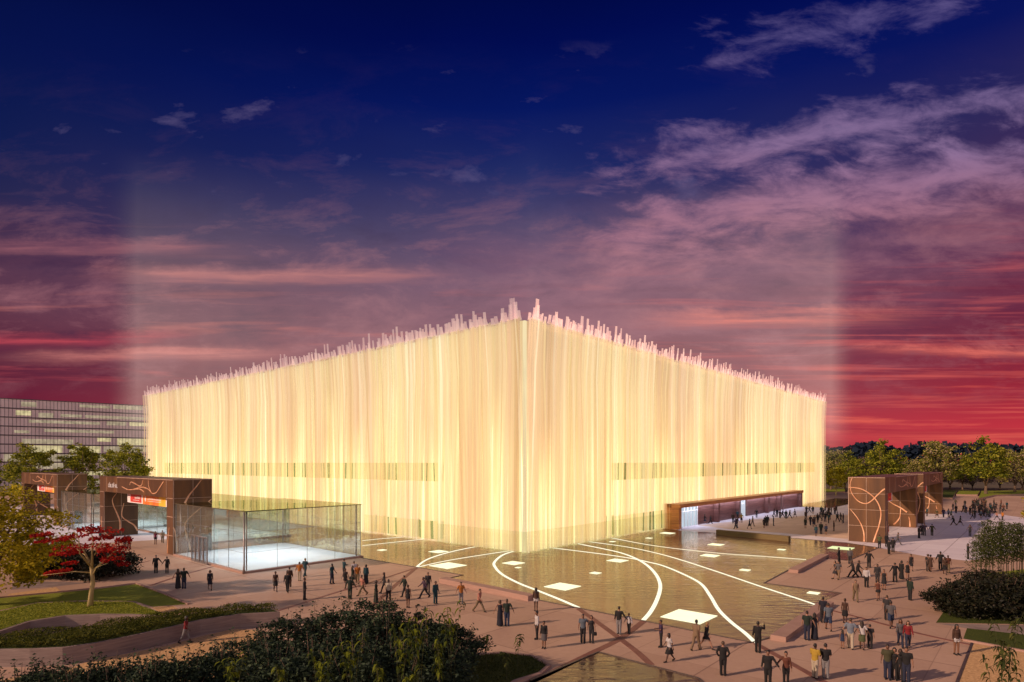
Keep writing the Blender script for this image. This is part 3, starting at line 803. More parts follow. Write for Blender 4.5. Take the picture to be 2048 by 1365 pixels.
# ------------------------------------------------------------------ bronze gates
GATE_W, GATE_D, GATE_H, GATE_T, BEAM_Z = 28.7, 4.5, 9.0, 2.0, 6.75
def face_fn(kind):
    """(u, z, proud) -> local point on a named face of a gate"""
    T, W_, D_ = GATE_T, GATE_W, GATE_D
    return {'front': lambda u, z, o: (u, -o, z), 'outer_right': lambda u, z, o: (W_ + o, u, z), 'inner_left': lambda u, z, o: (T + o, u, z),
            'outer_left': lambda u, z, o: (-o, D_ - u, z), 'inner_right': lambda u, z, o: (W_ - T - o, D_ - u, z)}[kind]
def ribbon(mb, fn, ctrl, w0, w1, mi=0, proud=.03):
    pts = smooth([(u, z, 0) for u, z in ctrl], 7); n = len(pts); b = len(mb.v)
    for i, p in enumerate(pts):
        d = (pts[min(i + 1, n - 1)] - pts[max(i - 1, 0)]).normalized(); nn = Vector((-d.y, d.x, 0))
        w = w0 + (w1 - w0) * i / (n - 1)
        for s_ in (-.5, .5):
            q = p + nn * w * s_
            mb.v.append(fn(q.x, min(max(q.y, .02), GATE_H - .02), proud))
        for s_ in (.5, -.5):
            q = p + nn * w * s_
            mb.v.append(fn(q.x, min(max(q.y, .02), GATE_H - .02), -.01))
    for i in range(n - 1):
        for k in range(4):
            mb.f.append((b + 4 * i + k, b + 4 * i + (k + 1) % 4, b + 4 * i + 4 + (k + 1) % 4, b + 4 * i + 4 + k)); mb.mi.append(mi); mb.sm.append(False)
def uz(pts, x0, x1, y0, y1, U=GATE_D, z0=0.0, z1=GATE_H):
    return [((x - x0) / (x1 - x0) * U, z1 - (y - y0) / (y1 - y0) * (z1 - z0)) for x, y in pts]
RB_OUT = [uz(p, 90, 670, 205, 1260) for p in ([(160, 205), (122, 330), (150, 470), (250, 595), (370, 632), (460, 585), (550, 490), (630, 410), (668, 385)],
          [(100, 375), (250, 385), (370, 430), (500, 530), (580, 660), (605, 800), (575, 980), (530, 1120), (490, 1250)], [(130, 740), (230, 860), (300, 980), (340, 1110), (345, 1250)])]
RB_IN = [uz(p, 210, 715, 100, 975) for p in ([(395, 350), (335, 430), (345, 520), (400, 650), (440, 760), (445, 890)], [(500, 500), (470, 680), (560, 770), (650, 830), (710, 920)], [(212, 880), (240, 930), (285, 970)])]
RB_FAR = [uz(p, 720, 1180, 160, 1000) for p in ([(760, 580), (850, 640), (950, 690), (1050, 760)], [(960, 700), (945, 840), (900, 920), (850, 970)], [(1078, 830), (1092, 900), (1095, 990)])]
RB_SIDE = [uz(p, 1265, 1850, 145, 1290) for p in ([(1690, 150), (1600, 270), (1500, 390), (1430, 520)], [(1268, 870), (1300, 980), (1325, 1250)], [(1850, 460), (1800, 500), (1560, 690), (1440, 830), (1460, 1000), (1520, 1240)])]
RB_BEAM = [uz(p, 150, 1265, 118, 385, GATE_W, BEAM_Z) for p in ([(545, 275), (640, 315), (730, 305), (820, 290), (885, 330)], [(670, 240), (690, 190), (740, 205), (820, 245), (855, 215), (868, 150)],
           [(720, 305), (850, 260), (940, 280), (1000, 340), (1055, 320), (1100, 240), (1150, 150)], [(945, 140), (950, 230), (985, 330)])]
def build_gate(loc, ang, label):
    g = empty('gate', loc, ang); tag(g, label, 'gate', 'bronze gate portals in the plaza')
    T, W_, D_, H_ = GATE_T, GATE_W, GATE_D, GATE_H
    mb = MB(); mb.box(0, T, 0, D_, 0, H_); mb.build('pillar', M['bronze'], g)
    mb = MB(); mb.box(W_ - T, W_, 0, D_, 0, H_); mb.build('pillar', M['bronze'], g)
    mb = MB(); mb.box(T + .002, W_ - T - .002, .003, D_ - .003, BEAM_Z, H_ - .003); mb.build('beam', M['bronze'], g)
    def rib(fn, c, w0, w1):
        mb = MB(); ribbon(mb, fn, c, w0, w1); mb.build('ribbon_inlay', M['copper'], g)
    for kind, sets in (('outer_left', RB_OUT), ('outer_right', RB_SIDE), ('inner_left', RB_IN), ('inner_right', RB_FAR)):
        for i, c in enumerate(sets): rib(face_fn(kind), c, .06 + .03 * (i % 2), .24 if kind != 'outer_left' else .17)
    fn = face_fn('front')
    for c in RB_BEAM: rib(fn, c, .09, .14)
    rib(fn, [(W_ - T + .2, .05), (W_ - T + .35, 1.4), (W_ - T + .8, 3.2)], .2, .08)
    rib(fn, [(.4, .05), (.8, 1.2), (1.0, 3.0)], .2, .08)
    mb = MB(); w = .038
    for kind in ('outer_left', 'outer_right', 'inner_left', 'inner_right'):
        fn = face_fn(kind)
        def bar(u0, u1, z0, z1):
            a = [fn(u0, z0, .02), fn(u1, z0, .02), fn(u1, z1, .02), fn(u0, z1, .02)]; b = [fn(u0, z0, -.01), fn(u1, z0, -.01), fn(u1, z1, -.01), fn(u0, z1, -.01)]
            mb.add(a + b, [(0, 1, 2, 3), (0, 4, 5, 1), (1, 5, 6, 2), (2, 6, 7, 3), (3, 7, 4, 0)])
        for z in (2.25, 4.5, 6.72): bar(.02, D_ - .02, z - w / 2, z + w / 2)
        bar(D_ / 2 - w / 2, D_ / 2 + w / 2, .05, 2.2); bar(D_ / 2 - w / 2, D_ / 2 + w / 2, 2.4, 6.6) ; bar(D_ / 2 - w / 2, D_ / 2 + w / 2, 7.0, H_ - .05)
        bar(.02, D_ - .02, H_ - .09, H_ - .03); bar(.02, .08, .05, H_ - .1)
    fn = face_fn('front')
    def bar(u0, u1, z0, z1):
        a = [fn(u0, z0, .02), fn(u1, z0, .02), fn(u1, z1, .02), fn(u0, z1, .02)]; b = [fn(u0, z0, -.01), fn(u1, z0, -.01), fn(u1, z1, -.01), fn(u0, z1, -.01)]
        mb.add(a + b, [(0, 1, 2, 3), (0, 4, 5, 1), (1, 5, 6, 2), (2, 6, 7, 3), (3, 7, 4, 0)])
    bar(T + 6, W_ - .1, H_ - .10, H_ - .03)
    for z in (2.25, 4.5, 6.72):
        bar(.05, T - .05, z - .03, z + .03); bar(W_ - T + .05, W_ - .05, z - .03, z + .03)
    for u in (T + 1.2, T + 6.0, W_ - T - .1): bar(u - .03, u + .03, BEAM_Z + .1, H_ - .12)
    mb.build('panel_joint', M['joint'], g)
    return g
A_ = Vector((-62.0, 91.0)); FD = Vector((.7528, -.6582))
build_gate((A_.x, A_.y, 0), ANG_F, 'bronze gate with a complete red and yellow banner, beside the glass pavilion')
o2 = A_ - FD * (25.0 + GATE_W); build_gate((o2.x, o2.y, 0), ANG_F, 'bronze gate half hidden by the large yellow-green tree')
B_ = Vector((50.7, 82.2)); RD = Vector((UR.x, UR.y))
build_gate((B_.x, B_.y, 0), ANG_R, 'bronze gate whose broad curved-ribbon end stands at the pool')
q = B_ + RD * 35.5; build_gate((q.x, q.y, 0), ANG_R, 'bronze gate farther back, its lit orange end near the far crowd')
# illegible raised letters on the left gate's beam: rows of small white marks
def sign_letters():
    mb = MB(); rg = random.Random(4)
    base = 4.2
    for k in range(7):
        x = base + k * .62
        for (a, b, c, d) in [(0, .1, 0, .5 + .25 * (k % 3 == 1)), (.3, .4, 0, .5)][: 1 + (k % 2)] + [(0, .4, rg.choice([0, .22, .45]), 0)]:
            if d == 0: mb.box(x + a, x + b, -.05, -.004, 7.45 + c, 7.45 + c + .09)
            else: mb.box(x + a, x + b, -.05, -.004, 7.45 + c, 7.45 + d)
    o = mb.build('gate_lettering', M['white']); o.location = (A_.x, A_.y, 0); o.rotation_euler = (0, 0, ANG_F)
    tag(o, 'row of tiny pale raised letters on the beam of the left gate', 'lettering')
sign_letters()
M['b_red'] = mat_noise('banner_red', (.50, .012, .012), (.62, .04, .02), 1.2, .6)
M['b_orange'] = mat_noise('banner_orange', (.75, .07, .012), (.85, .30, .02), .8, .6)
M['b_yellow'] = mat_noise('banner_yellow', (.85, .42, .02), (.88, .60, .05), .9, .6)
M['b_white'] = mat_noise('banner_white', (.74, .70, .70), (.82, .80, .80), .9, .6)
M['b_grey'] = mat_noise('banner_print_grey', (.35, .33, .36), (.45, .43, .46), .9, .6)
def banner(loc, ang, x0, x1, label, mode='full', z0=5.45, z1=6.72):
    b = empty('banner', loc, ang); tag(b, label, 'banner', 'red and yellow banners hung in the gates')
    yy = .9
    def panel(a, c, za, zb, m, o=0.0, name='panel'):
        mb = MB(); mb.box(a, c, yy - .03 - o, yy + .03, za, zb); return mb.build(name, M[m], b)
    L_ = x1 - x0
    if mode == 'full':
        e = [x0, x0 + .07 * L_, x0 + .33 * L_, x0 + .36 * L_, x0 + .70 * L_, x0 + .84 * L_, x0 + .97 * L_, x1]
        panel(e[0], e[1], z0, z1, 'b_white', name='white_tag'); panel(e[1], e[2], z0 + .12, z1, 'b_red', name='red_panel'); panel(e[1], e[2], z0, z0 + .118, 'b_white', name='white_hem')
        panel(e[2], e[3], z0, z1, 'b_white', name='white_divider'); panel(e[3], e[4], z0, z1, 'b_orange', name='orange_panel'); panel(e[4], e[5], z0, z1, 'b_yellow', name='yellow_panel')
        panel(e[5], e[6], z0, z1, 'b_white', name='white_tag'); panel(e[6], e[7], z0 + .1, z1, 'b_red', name='red_panel')
        mb = MB(); rg = random.Random(2)          # print: emblem, words too small to read
        for i in range(11):
            x = e[1] + (.42 + .045 * i) * (e[2] - e[1]); mb.box(x, x + .12, yy - .045, yy - .031, z0 + .62, z0 + .62 + rg.choice([.22, .3, .34]))
        for i in range(14):
            x = e[1] + (.25 + .04 * i) * (e[2] - e[1]); mb.box(x, x + .1, yy - .045, yy - .031, z0 + .36, z0 + .46)
        mb.ball((e[3] + .17 * (e[4] - e[3]), yy - .033, z0 + .72), .32, .012, .36, 12, 7)
        for i in range(14):
            x = e[3] + (.32 + .06 * i) * (e[4] - e[3]); mb.box(x, x + .2, yy - .045, yy - .031, z0 + .66, z0 + .66 + rg.choice([.16, .22]))
            mb.box(x, x + .22, yy - .045, yy - .031, z0 + .44, z0 + .52)
        mb.build('printed_words', M['b_white'], b)
        mb = MB()
        for a, c in ((e[0], e[1]), (e[5], e[6])):
            m_ = (a + c) / 2; mb.ball((m_, yy - .033, z1 - .25), .22, .012, .2, 10, 6)
        mb.build('emblem', M['b_red'], b)
        mb = MB()
        for a, c in ((e[0], e[1]), (e[5], e[6])):
            mb.box(a + .25 * (c - a), c - .25 * (c - a), yy - .045, yy - .031, z1 - .62, z1 - .54)
        mb.build('printed_words', M['b_grey'], b)
    else:
        panel(x0, x0 + .36 * L_, z0, z1, 'b_yellow', name='yellow_panel'); panel(x0 + .36 * L_, x0 + .5 * L_, z0, z1, 'b_white', name='white_tag')
        panel(x0 + .5 * L_, x1 - .06 * L_, z0 + .12, z1, 'b_red', name='red_panel'); panel(x1 - .06 * L_, x1, z0, z1, 'b_white', name='white_edge'); panel(x0 + .5 * L_, x1 - .06 * L_, z0, z0 + .118, 'b_white', name='white_hem')
        mb = MB()
        for i in range(6):
            x = x0 + (.62 + .045 * i) * L_; mb.box(x, x + .22, yy - .045, yy - .031, z0 + .5, z0 + .5 + .1 * (1 + i % 3))
        mb.build('printed_words', M['b_orange'], b)
    return b
banner((A_.x, A_.y, 0), ANG_F, 9.5, 26.6, 'long red, orange and yellow banner hung in the gate by the pavilion')
banner((o2.x, o2.y, 0), ANG_F, 9.5, 26.6, 'red and orange banner in the gate behind the yellow-green tree')
banner((B_.x, B_.y, 0), ANG_R, 3.0, 10.6, 'banner with a yellow end in the near right gate', 'short', 5.3, 6.7)
banner((q.x, q.y, 0), ANG_R, 2.6, 12.0, 'small red banner in the farther right gate', 'short', 5.3, 6.7)

# ------------------------------------------------------------------ glass pavilions
def mat_litfloor():
    t = NT('white_floor'); f = t.noise(t.objc(), .5, 3)
    return t.done(t.bsdf(t.ramp(f, [(.3, (.66, .70, .76)), (.7, (.76, .80, .86))]), .35))
M['pav_floor'] = mat_litfloor()
def pavilion(loc, ang, L_, D_, h, label, glow, doors=True):
    p = empty('glass_pavilion', loc, ang); tag(p, label, 'pavilion', 'glass pavilions beside the gates')
    mb = MB(); mb.box(-.25, L_ + .25, -.25, D_ + .25, 0, .18); mb.build('plinth', M['kerb'], p)
    mb = MB(); mb.box(.1, L_ - .1, .1, D_ - .1, .181, .21); mb.build('lit_floor', M['pav_floor'], p)
    g = MB()
    g.quad((0, 0, .2), (L_, 0, .2), (L_, 0, h), (0, 0, h)); g.build('glass_wall', M['glass'], p)
    g = MB(); g.quad((L_, 0, .2), (L_, D_, .2), (L_, D_, h), (L_, 0, h)); g.build('glass_wall', M['glass'], p)
    g = MB(); g.quad((L_, D_, .2), (0, D_, .2), (0, D_, h), (L_, D_, h)); g.build('glass_wall', M['glass'], p)
    g = MB(); g.quad((0, D_, .2), (0, 0, .2), (0, 0, h), (0, D_, h)); g.build('glass_wall', M['glass'], p)
    g = MB(); g.box(-.1, L_ + .1, -.1, D_ + .1, h + .01, h + .09); g.build('roof', M['roof_glass'], p)
    mb = MB(); w = .022
    nx = 5; ny = 4
    for i in range(nx + 1):
        x = L_ * i / nx
        for y in (-.03, D_ + .03): mb.box(x - w / 2, x + w / 2, y - w, y + w, .2, h)
    for i in range(ny + 1):
        y = D_ * i / ny
        for x in (-.03, L_ + .03): mb.box(x - w, x + w, y - w / 2, y + w / 2, .2, h)
    for z in (h * .33, h * .66, h):
        for y in (-.035, D_ + .035): mb.box(0, L_, y - .012, y + .012, z - .011, z + .011)
        for x in (-.035, L_ + .035): mb.box(x - .012, x + .012, 0, D_, z - .011, z + .011)
    mb.build('glazing_frame', M['steel'], p)
    for x, y in ((.35, .35), (L_ - .35, .35), (L_ - .35, D_ - .35), (.35, D_ - .35)):
        mb = MB(); mb.tube([(x, y, .1), (x, y, h)], .07, 8); mb.build('post', M['steel'], p)
    mb = MB(); mb.tube([(L_ + .15, -.15, .0), (L_ + .15, -.15, .5), (L_ + .15, -.15, .9), (L_ + .15, -.15, h)], [.16, .10, .05, .05], 8); mb.build('post', M['steel'], p)
    if doors:
        for k in range(4):
            d = empty('door'); d.parent = p; d.location = (L_ * .34 + k * 1.05, -.55, .0)
            fb = MB()
            for a in (0, .93): fb.box(a, a + .09, -.05, .05, .1, 3.0)
            fb.box(.09, .93, -.045, .045, 2.9, 3.0); fb.box(.09, .93, -.045, .045, .1, .22)
            fb.build('frame', M['steel'], d)
            fb = MB(); fb.box(.09, .93, -.012, .012, .22, 2.9); fb.build('pane', M['door_glass'], d)
            fb = MB(); fb.tube([(.82, -.1, 1.0), (.82, -.1, 1.5)], .02, 6); fb.build('handle', M['steel'], d)
    c, s_ = math.cos(ang), math.sin(ang)
    cx, cy = L_ / 2, D_ / 2
    area('pavilion_lamp', (loc[0] + c * cx - s_ * cy, loc[1] + s_ * cx + c * cy, h - .1), ang, L_ * .8, D_ * .8, glow, (.80, .88, 1.0))
    return p
N1 = Vector((-26.6, 60.2)); PL, PD, PH = 17.6, 13.6, 6.1
o = N1 - FD * PL; pavilion((o.x, o.y, 0), ANG_F, PL, PD, PH, 'large glass pavilion with a lit white floor at the pool', 1900)
o = A_ - FD * (25.0 - 3.2) ; pavilion((o.x, o.y, 0), ANG_F, PL, PD, PH, 'glass pavilion between the two left gates', 1400)
o = Vector(P(262, 1057)[:2]); pavilion((o.x, o.y, 0), ANG_F, 30, 12, 5.4, 'glass pavilion seen through the opening of the left gate', 1900, False)

# ------------------------------------------------------------------ far office block
off = empty('office_building', (-242.0, 224.3, 0), math.atan2(.635, .772))
tag(off, 'long glass office block with scattered lit windows behind the left trees', 'building')
M['off_glass'] = mat_noise('mauve_office_glass', (.55, .43, .46), (.80, .66, .68), .12, .4, detail=6, stretch=(1, 1, .6))
M['mull'] = mat_noise('dark_mullion', (.045, .03, .045), (.08, .055, .08), .5, .5)
M['lit_a'] = mat_emit('pale_lit_window', (1, .84, .45, 1), .58, .8, .5)
M['lit_b'] = mat_emit('dim_lit_window', (.9, .72, .48, 1), .44, .8, .5)
OW, OH, FLH = 190.0, 37.5, 3.75
mb = MB(); mb.box(0, OW, 0, 30, 0, OH); mb.build('glass_front', M['off_glass'], off)
mb = MB()
for x in np.arange(0, OW, 1.25): mb.box(x, x + .11, -.16, -.003, 0, OH)
mb.build('mullion_grid', M['mull'], off)
for k in range(1, 10):
    mb = MB(); mb.box(0, OW, -.12, -.002, k * FLH - .25, k * FLH + .22); mb.build('floor_band', M['mull'], off)
mb = MB(); mb.box(-.2, OW + .2, -.2, 30.2, OH + .002, OH + .3); mb.build('roof', M['mull'], off)
rg = random.Random(12)
for k in range(10):
    x = 40 + rg.uniform(0, 10)
    while x < 125:
        ln = rg.choice([4, 6, 9, 14, 20]) * 1.25
        if rg.random() < (.95 if 3 < k < 9 else .75):
            mb = MB(); z0 = k * FLH + .35 + rg.choice([0, 0, .6, 1.4]); z1 = min(k * FLH + FLH - .35, z0 + rg.choice([1.2, 2.0, 3.0]))
            mb.box(x, x + ln, -.05, -.004, z0, z1); mb.build('lit_window', M[rg.choice(['lit_a', 'lit_b', 'lit_b'])], off)
        x += ln + rg.choice([1, 1, 2, 4, 7]) * 1.25
# ------------------------------------------------------------------ gardens
def terrace(name, outline, h, label):
    pts = [P(a, b, h) for a, b in outline]
    mb = MB(); mb.prism([p[:2] for p in pts], -.02, h)
    o = mb.build('retaining_wall', M['stone']); tag(o, label, 'retaining wall', 'curved stone retaining walls in the left garden'); return pts
TA = [(-60, 1230), (0, 1222), (75, 1206), (175, 1202.5), (268, 1203), (335, 1231.5), (260, 1230), (200, 1229.5), (130, 1232), (60, 1243), (0, 1263), (-60, 1290)]
TB = [(-60, 1284), (0, 1276), (75, 1270), (150, 1262), (230, 1249), (300, 1236), (400, 1225), (470, 1219), (540, 1216), (560, 1224), (480, 1229), (400, 1241), (320, 1260), (250, 1275), (190, 1287), (125, 1296), (60, 1299), (-60, 1301)]
ta = terrace('a', TA, .95, 'stone retaining wall round the raised lawn under the red maple')
tb = terrace('b', TB, .95, 'long curved stone retaining wall below the dark groundcover strip')
def inset(pts, d):
    n = len(pts); c = [Vector(p[:2]) for p in pts]; out = []
    ar = sum(c[i].x * c[(i + 1) % n].y - c[(i + 1) % n].x * c[i].y for i in range(n)); sg = 1 if ar > 0 else -1
    for i in range(n):
        e1 = (c[i] - c[i - 1]).normalized(); e2 = (c[(i + 1) % n] - c[i]).normalized()
        n_ = Vector((-e1.y, e1.x)) + Vector((-e2.y, e2.x)); n_ = n_.normalized() if n_.length > .2 else Vector((0, 0))
        out.append(tuple(c[i] + n_ * d * sg))
    return out
sheet('lawn', inset(ta, .22), .962, M['lawn'])
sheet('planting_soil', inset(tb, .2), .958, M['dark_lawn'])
px_sheet('lawn', [(-60, 1206), (0, 1197), (110, 1187), (200, 1178), (272, 1169), (330, 1190), (376, 1209), (305, 1214), (270, 1203), (175, 1201), (75, 1205), (0, 1221), (-60, 1232)], .012, M['lawn'])
mb = MB(); strip(mb, [P(a, b) for a, b in [(-60, 1205), (0, 1196), (110, 1186), (200, 1177), (272, 1168), (330, 1189), (377, 1209.5)]], .2, -.02, .10); o = mb.build('lawn_kerb', M['kerb']); tag(o, 'low stone kerb along the back of the far left lawn', 'kerb')
px_sheet('gravel_path', [(10, 1195), (20, 1188), (112, 1175), (124, 1184), (60, 1191)], .008, M['gravel'])
px_sheet('gravel_path', [(318, 1226), (305, 1215), (345, 1212), (366, 1224), (340, 1236)], .008, M['gravel'])
px_sheet('stone_path', [(22, 1180), (30, 1162), (180, 1166), (150, 1169), (110, 1174)], .008, M['stone'])
px_sheet('gravel', [(90, 1400), (120, 1345), (180, 1322), (250, 1309), (330, 1293), (400, 1274), (470, 1258), (520, 1262), (560, 1300), (500, 1345), (300, 1420)], .012, M['gravel'])
px_sheet('gravel', [(-60, 1420), (-60, 1372), (60, 1350), (150, 1345), (200, 1420)], .016, M['gravel'])
NL = [(560, 1420), (640, 1372), (700, 1362), (780, 1352), (850, 1338), (900, 1325), (960, 1313), (1010, 1309), (1060, 1315), (1096, 1334), (1080, 1348), (1030, 1362), (960, 1420)]
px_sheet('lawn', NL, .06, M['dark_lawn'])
mb = MB(); strip(mb, [P(a, b) for a, b in [(640, 1370), (700, 1361), (780, 1351), (850, 1337), (900, 1324), (960, 1312), (1010, 1308), (1062, 1314), (1098, 1334), (1080, 1350), (1030, 1366), (960, 1420)]], .22, -.02, .12)
tag(mb.build('lawn_kerb', M['kerb']), 'pale curved kerb round the nearest lawn by the small pool', 'kerb')
# right garden
px_sheet('lawn', [(1926, 1186), (1946, 1150), (2048, 1139), (2150, 1129), (2150, 1170), (2048, 1180)], .012, M['lawn'])
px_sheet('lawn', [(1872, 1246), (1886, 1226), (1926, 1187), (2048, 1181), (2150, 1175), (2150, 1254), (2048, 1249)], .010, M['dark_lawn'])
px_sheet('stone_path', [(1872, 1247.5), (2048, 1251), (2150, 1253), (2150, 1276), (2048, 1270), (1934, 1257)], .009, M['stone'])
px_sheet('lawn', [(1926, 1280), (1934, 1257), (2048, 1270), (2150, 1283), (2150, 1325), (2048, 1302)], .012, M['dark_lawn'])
mb = MB(); strip(mb, [P(a, b) for a, b in [(1924, 1281), (2048, 1304), (2150, 1324)]], .2, -.02, .1); tag(mb.build('lawn_kerb', M['kerb']), 'straight pale kerb between right lawn and sandy gravel', 'kerb')
px_sheet('gravel', [(1945, 1287), (2048, 1306), (2150, 1327), (2150, 1420), (1893, 1420)], .012, M['gravel'])
mb = MB(); strip(mb, [P(1944, 1287), P(1893, 1420)], .12, -.02, .05); tag(mb.build('gravel_kerb', M['rim']), 'thin dark kerb along the sandy gravel on the right', 'kerb')
# far right lawns and low walls
for i, pxs in enumerate([[(1882, 995), (1888, 981), (1914, 981), (1905, 996)], [(1912, 989), (1918, 981.5), (1960, 982), (1955, 989.5)], [(1957, 997), (1963, 982), (2050, 981), (2050, 988), (1990, 990)], [(1640, 986), (1690, 983), (1690, 977.5), (1640, 978)]]):
    pts = [P(a, b, .5) for a, b in pxs]; mb = MB(); mb.prism([p[:2] for p in pts], -.02, .5, 0, 1); o = mb.build('raised_lawn', [M['kerb'], M['dark_lawn'] if i == 0 else M['lawn']])
    tag(o, ['dark raised lawn just right of the far gate', 'raised lawn between two pale walls before the far trees', 'raised lawn with a large tree trunk, near the far crowd', 'raised lawn behind the right end of the hall'][i], 'raised lawn', 'raised lawns before the far right trees')
sheet('far_path', [P(1640, 1003)[:2], P(1700, 1002)[:2], P(1700, 984)[:2], P(1640, 984)[:2]], .010, M['kerb'])

# ------------------------------------------------------------------ foliage
def leaf_arrays(cent, size, rg, aspect=.45, droop=.25, up=.2):
    """diamond leaves at the given centres: (n*4 verts, n quads)"""
    n = len(cent)
    d = rg.normal(size=(n, 3)); d[:, 2] = d[:, 2] * .6 - droop; d /= np.linalg.norm(d, axis=1)[:, None]
    r = rg.normal(size=(n, 3)); s = np.cross(d, r); s /= np.linalg.norm(s, axis=1)[:, None]
    L_ = (size * rg.uniform(.65, 1.35, n))[:, None]
    a = cent - d * L_ * .5; b = cent + s * L_ * aspect * .5 - d * L_ * .05; c = cent + d * L_ * .5; e = cent - s * L_ * aspect * .5 - d * L_ * .05
    v = np.stack([a, b, c, e], 1).reshape(-1, 3)
    return v, np.arange(n * 4).reshape(n, 4)
def clumps(rg, n_cl, n_leaf, shape, rad, spread=1.0):
    """leaf centres gathered in clumps; shape(k) gives clump centres"""
    cc = shape(n_cl)
    idx = rg.integers(0, n_cl, n_leaf)
    rr = rad * rg.uniform(.6, 1.4, n_cl)[idx]
    off = rg.normal(size=(n_leaf, 3)); off /= np.linalg.norm(off, axis=1)[:, None]
    off *= (rg.uniform(0, 1, n_leaf) ** .5 * rr)[:, None]; off[:, 2] *= .62
    return cc[idx] + off
def crown_shape(rg, rx, rz, zc, low=-.7):
    def f(n):
        u = rg.normal(size=(n * 2, 3)); u /= np.linalg.norm(u, axis=1)[:, None]
        u = u[u[:, 2] > low][:n]
        while len(u) < n: u = np.vstack([u, u[: n - len(u)]])
        k = rg.uniform(.35, 1.0, len(u)) ** .6
        k *= 1 + .22 * np.sin(3 * np.arctan2(u[:, 1], u[:, 0]) + rg.uniform(0, 6)) * rg.uniform(.3, 1)
        p = u * k[:, None]; tap = 1 - .25 * np.clip(p[:, 2], 0, 1)
        return np.stack([p[:, 0] * rx * tap, p[:, 1] * rx * tap, zc + p[:, 2] * rz], 1)
    return f
M['leaf_green'] = mat_leaf('olive_leaves', [(.045, .065, .006), (.13, .16, .012), (.26, .28, .022), (.42, .40, .05)])
M['leaf_far'] = mat_leaf('dull_green_leaves', [(.045, .06, .014), (.15, .17, .022), (.29, .30, .045), (.42, .37, .10), (.52, .38, .32)])
M['leaf_yellow'] = mat_leaf('yellow_green_leaves', [(.12, .12, .006), (.30, .27, .012), (.50, .42, .02), (.62, .52, .04)])
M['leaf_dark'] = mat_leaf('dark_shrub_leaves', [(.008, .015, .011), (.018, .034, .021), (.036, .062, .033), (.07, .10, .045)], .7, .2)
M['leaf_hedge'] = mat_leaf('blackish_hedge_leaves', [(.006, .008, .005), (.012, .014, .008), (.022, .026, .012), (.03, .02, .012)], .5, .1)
M['leaf_red'] = mat_leaf('red_maple_leaves', [(.10, .004, .006), (.30, .008, .006), (.48, .016, .010), (.20, .006, .012), (.55, .04, .014)])
M['leaf_lime'] = mat_leaf('lime_lance_leaves', [(.02, .035, .006), (.05, .075, .008), (.11, .14, .010), (.20, .24, .015)])
M['leaf_bamboo'] = mat_leaf('slim_dark_leaves', [(.015, .024, .006), (.035, .050, .012), (.07, .09, .02), (.12, .13, .03)])
M['twig'] = mat_leaf('pinkish_twigs', [(.05, .035, .03), (.15, .10, .09), (.30, .21, .19), (.08, .08, .03)], .7)
M['wood_far'] = mat_leaf('blue_dark_wood', [(.004, .010, .024), (.008, .016, .034), (.012, .024, .045)], .9, .05)
M['cover'] = mat_leaf('groundcover_leaves', [(.02, .03, .004), (.05, .065, .008), (.10, .11, .014), (.15, .15, .02)])
def mat_bark(name, c1, c2):
    return mat_noise(name, c1, c2, 3.0, .85, .4, stretch=(1, 1, .25))
M['bark'] = mat_bark('brown_bark', (.07, .045, .028), (.17, .11, .07))
M['bark_pale'] = mat_bark('pale_olive_bark', (.26, .19, .07), (.48, .38, .16))
M['stem'] = mat_bark('green_stem', (.03, .035, .010), (.07, .075, .018))

def limbs(mb, rg, base_h, r0, top, spread, n, bend=.3):
    """tapered trunk that forks into limbs"""
    p = [Vector((0, 0, -.05))]; k = 5
    for i in range(1, k): p.append(Vector((rg.uniform(-.06, .06) * base_h * bend, rg.uniform(-.06, .06) * base_h * bend, base_h * i / (k - 1))))
    mb.tube(p, [r0 * (1.35 - .55 * i / (k - 1)) if i else r0 * 1.6 for i in range(k)], 8)
    for j in range(n):
        a = 6.283 * (j + rg.uniform(-.3, .3)) / n; q = p[-1] - Vector((0, 0, base_h * rg.uniform(0, .3)))
        e = Vector((math.cos(a) * spread * rg.uniform(.6, 1), math.sin(a) * spread * rg.uniform(.6, 1), base_h + (top - base_h) * rg.uniform(.45, .95)))
        m1 = q.lerp(e, .35) + Vector((0, 0, (top - base_h) * .10)); m2 = q.lerp(e, .7) + Vector((rg.uniform(-.2, .2), rg.uniform(-.2, .2), (top - base_h) * .06))
        mb.tube([q, m1, m2, e], [r0 * .5, r0 * .36, r0 * .22, r0 * .07], 6)
        for _ in range(2):
            e2 = m2 + Vector((rg.uniform(-1, 1), rg.uniform(-1, 1), rg.uniform(.1, .9))) * spread * .4
            mb.tube([m1.lerp(m2, .6), m1.lerp(e2, .6), e2], [r0 * .2, r0 * .13, r0 * .05], 5)
def make_tree(h, crown_r, trunk_h, r0, n_leaf, leaf, mat, bark, seed, n_cl=60, aspect=.55, cl_rad=None, low=-.75, name='tree'):
    rg = np.random.default_rng(seed); rp = random.Random(seed)
    root = empty(name)
    mb = MB(); limbs(mb, rp, trunk_h, r0, h * .93, crown_r * .8, 6); mb.build('trunk', M[bark], root)
    rz = (h - trunk_h * .75) / 2
    c = clumps(rg, n_cl, n_leaf, crown_shape(rg, crown_r, rz, h - rz, low), cl_rad or crown_r * .30)
    v, f = leaf_arrays(c, leaf, rg, aspect)
    link(bpy.data.objects.new('crown', np_mesh('crown', v, f, None, (M[mat],))), root)
    return root
protos = {}
def place(key, maker, x, y, label, cat, group=None, s=1.0, rz=0.0, z=0.0, name=None, sz=None):
    if key not in protos:
        protos[key] = maker(); o = protos[key]
    else:
        o = copy_tree(protos[key])
    o.location = (x, y, z); o.rotation_euler = (0, 0, rz); o.scale = (s, s, sz if sz else s)
    if 'group' in o: del o['group']
    tag(o, label, cat, group)
    return o
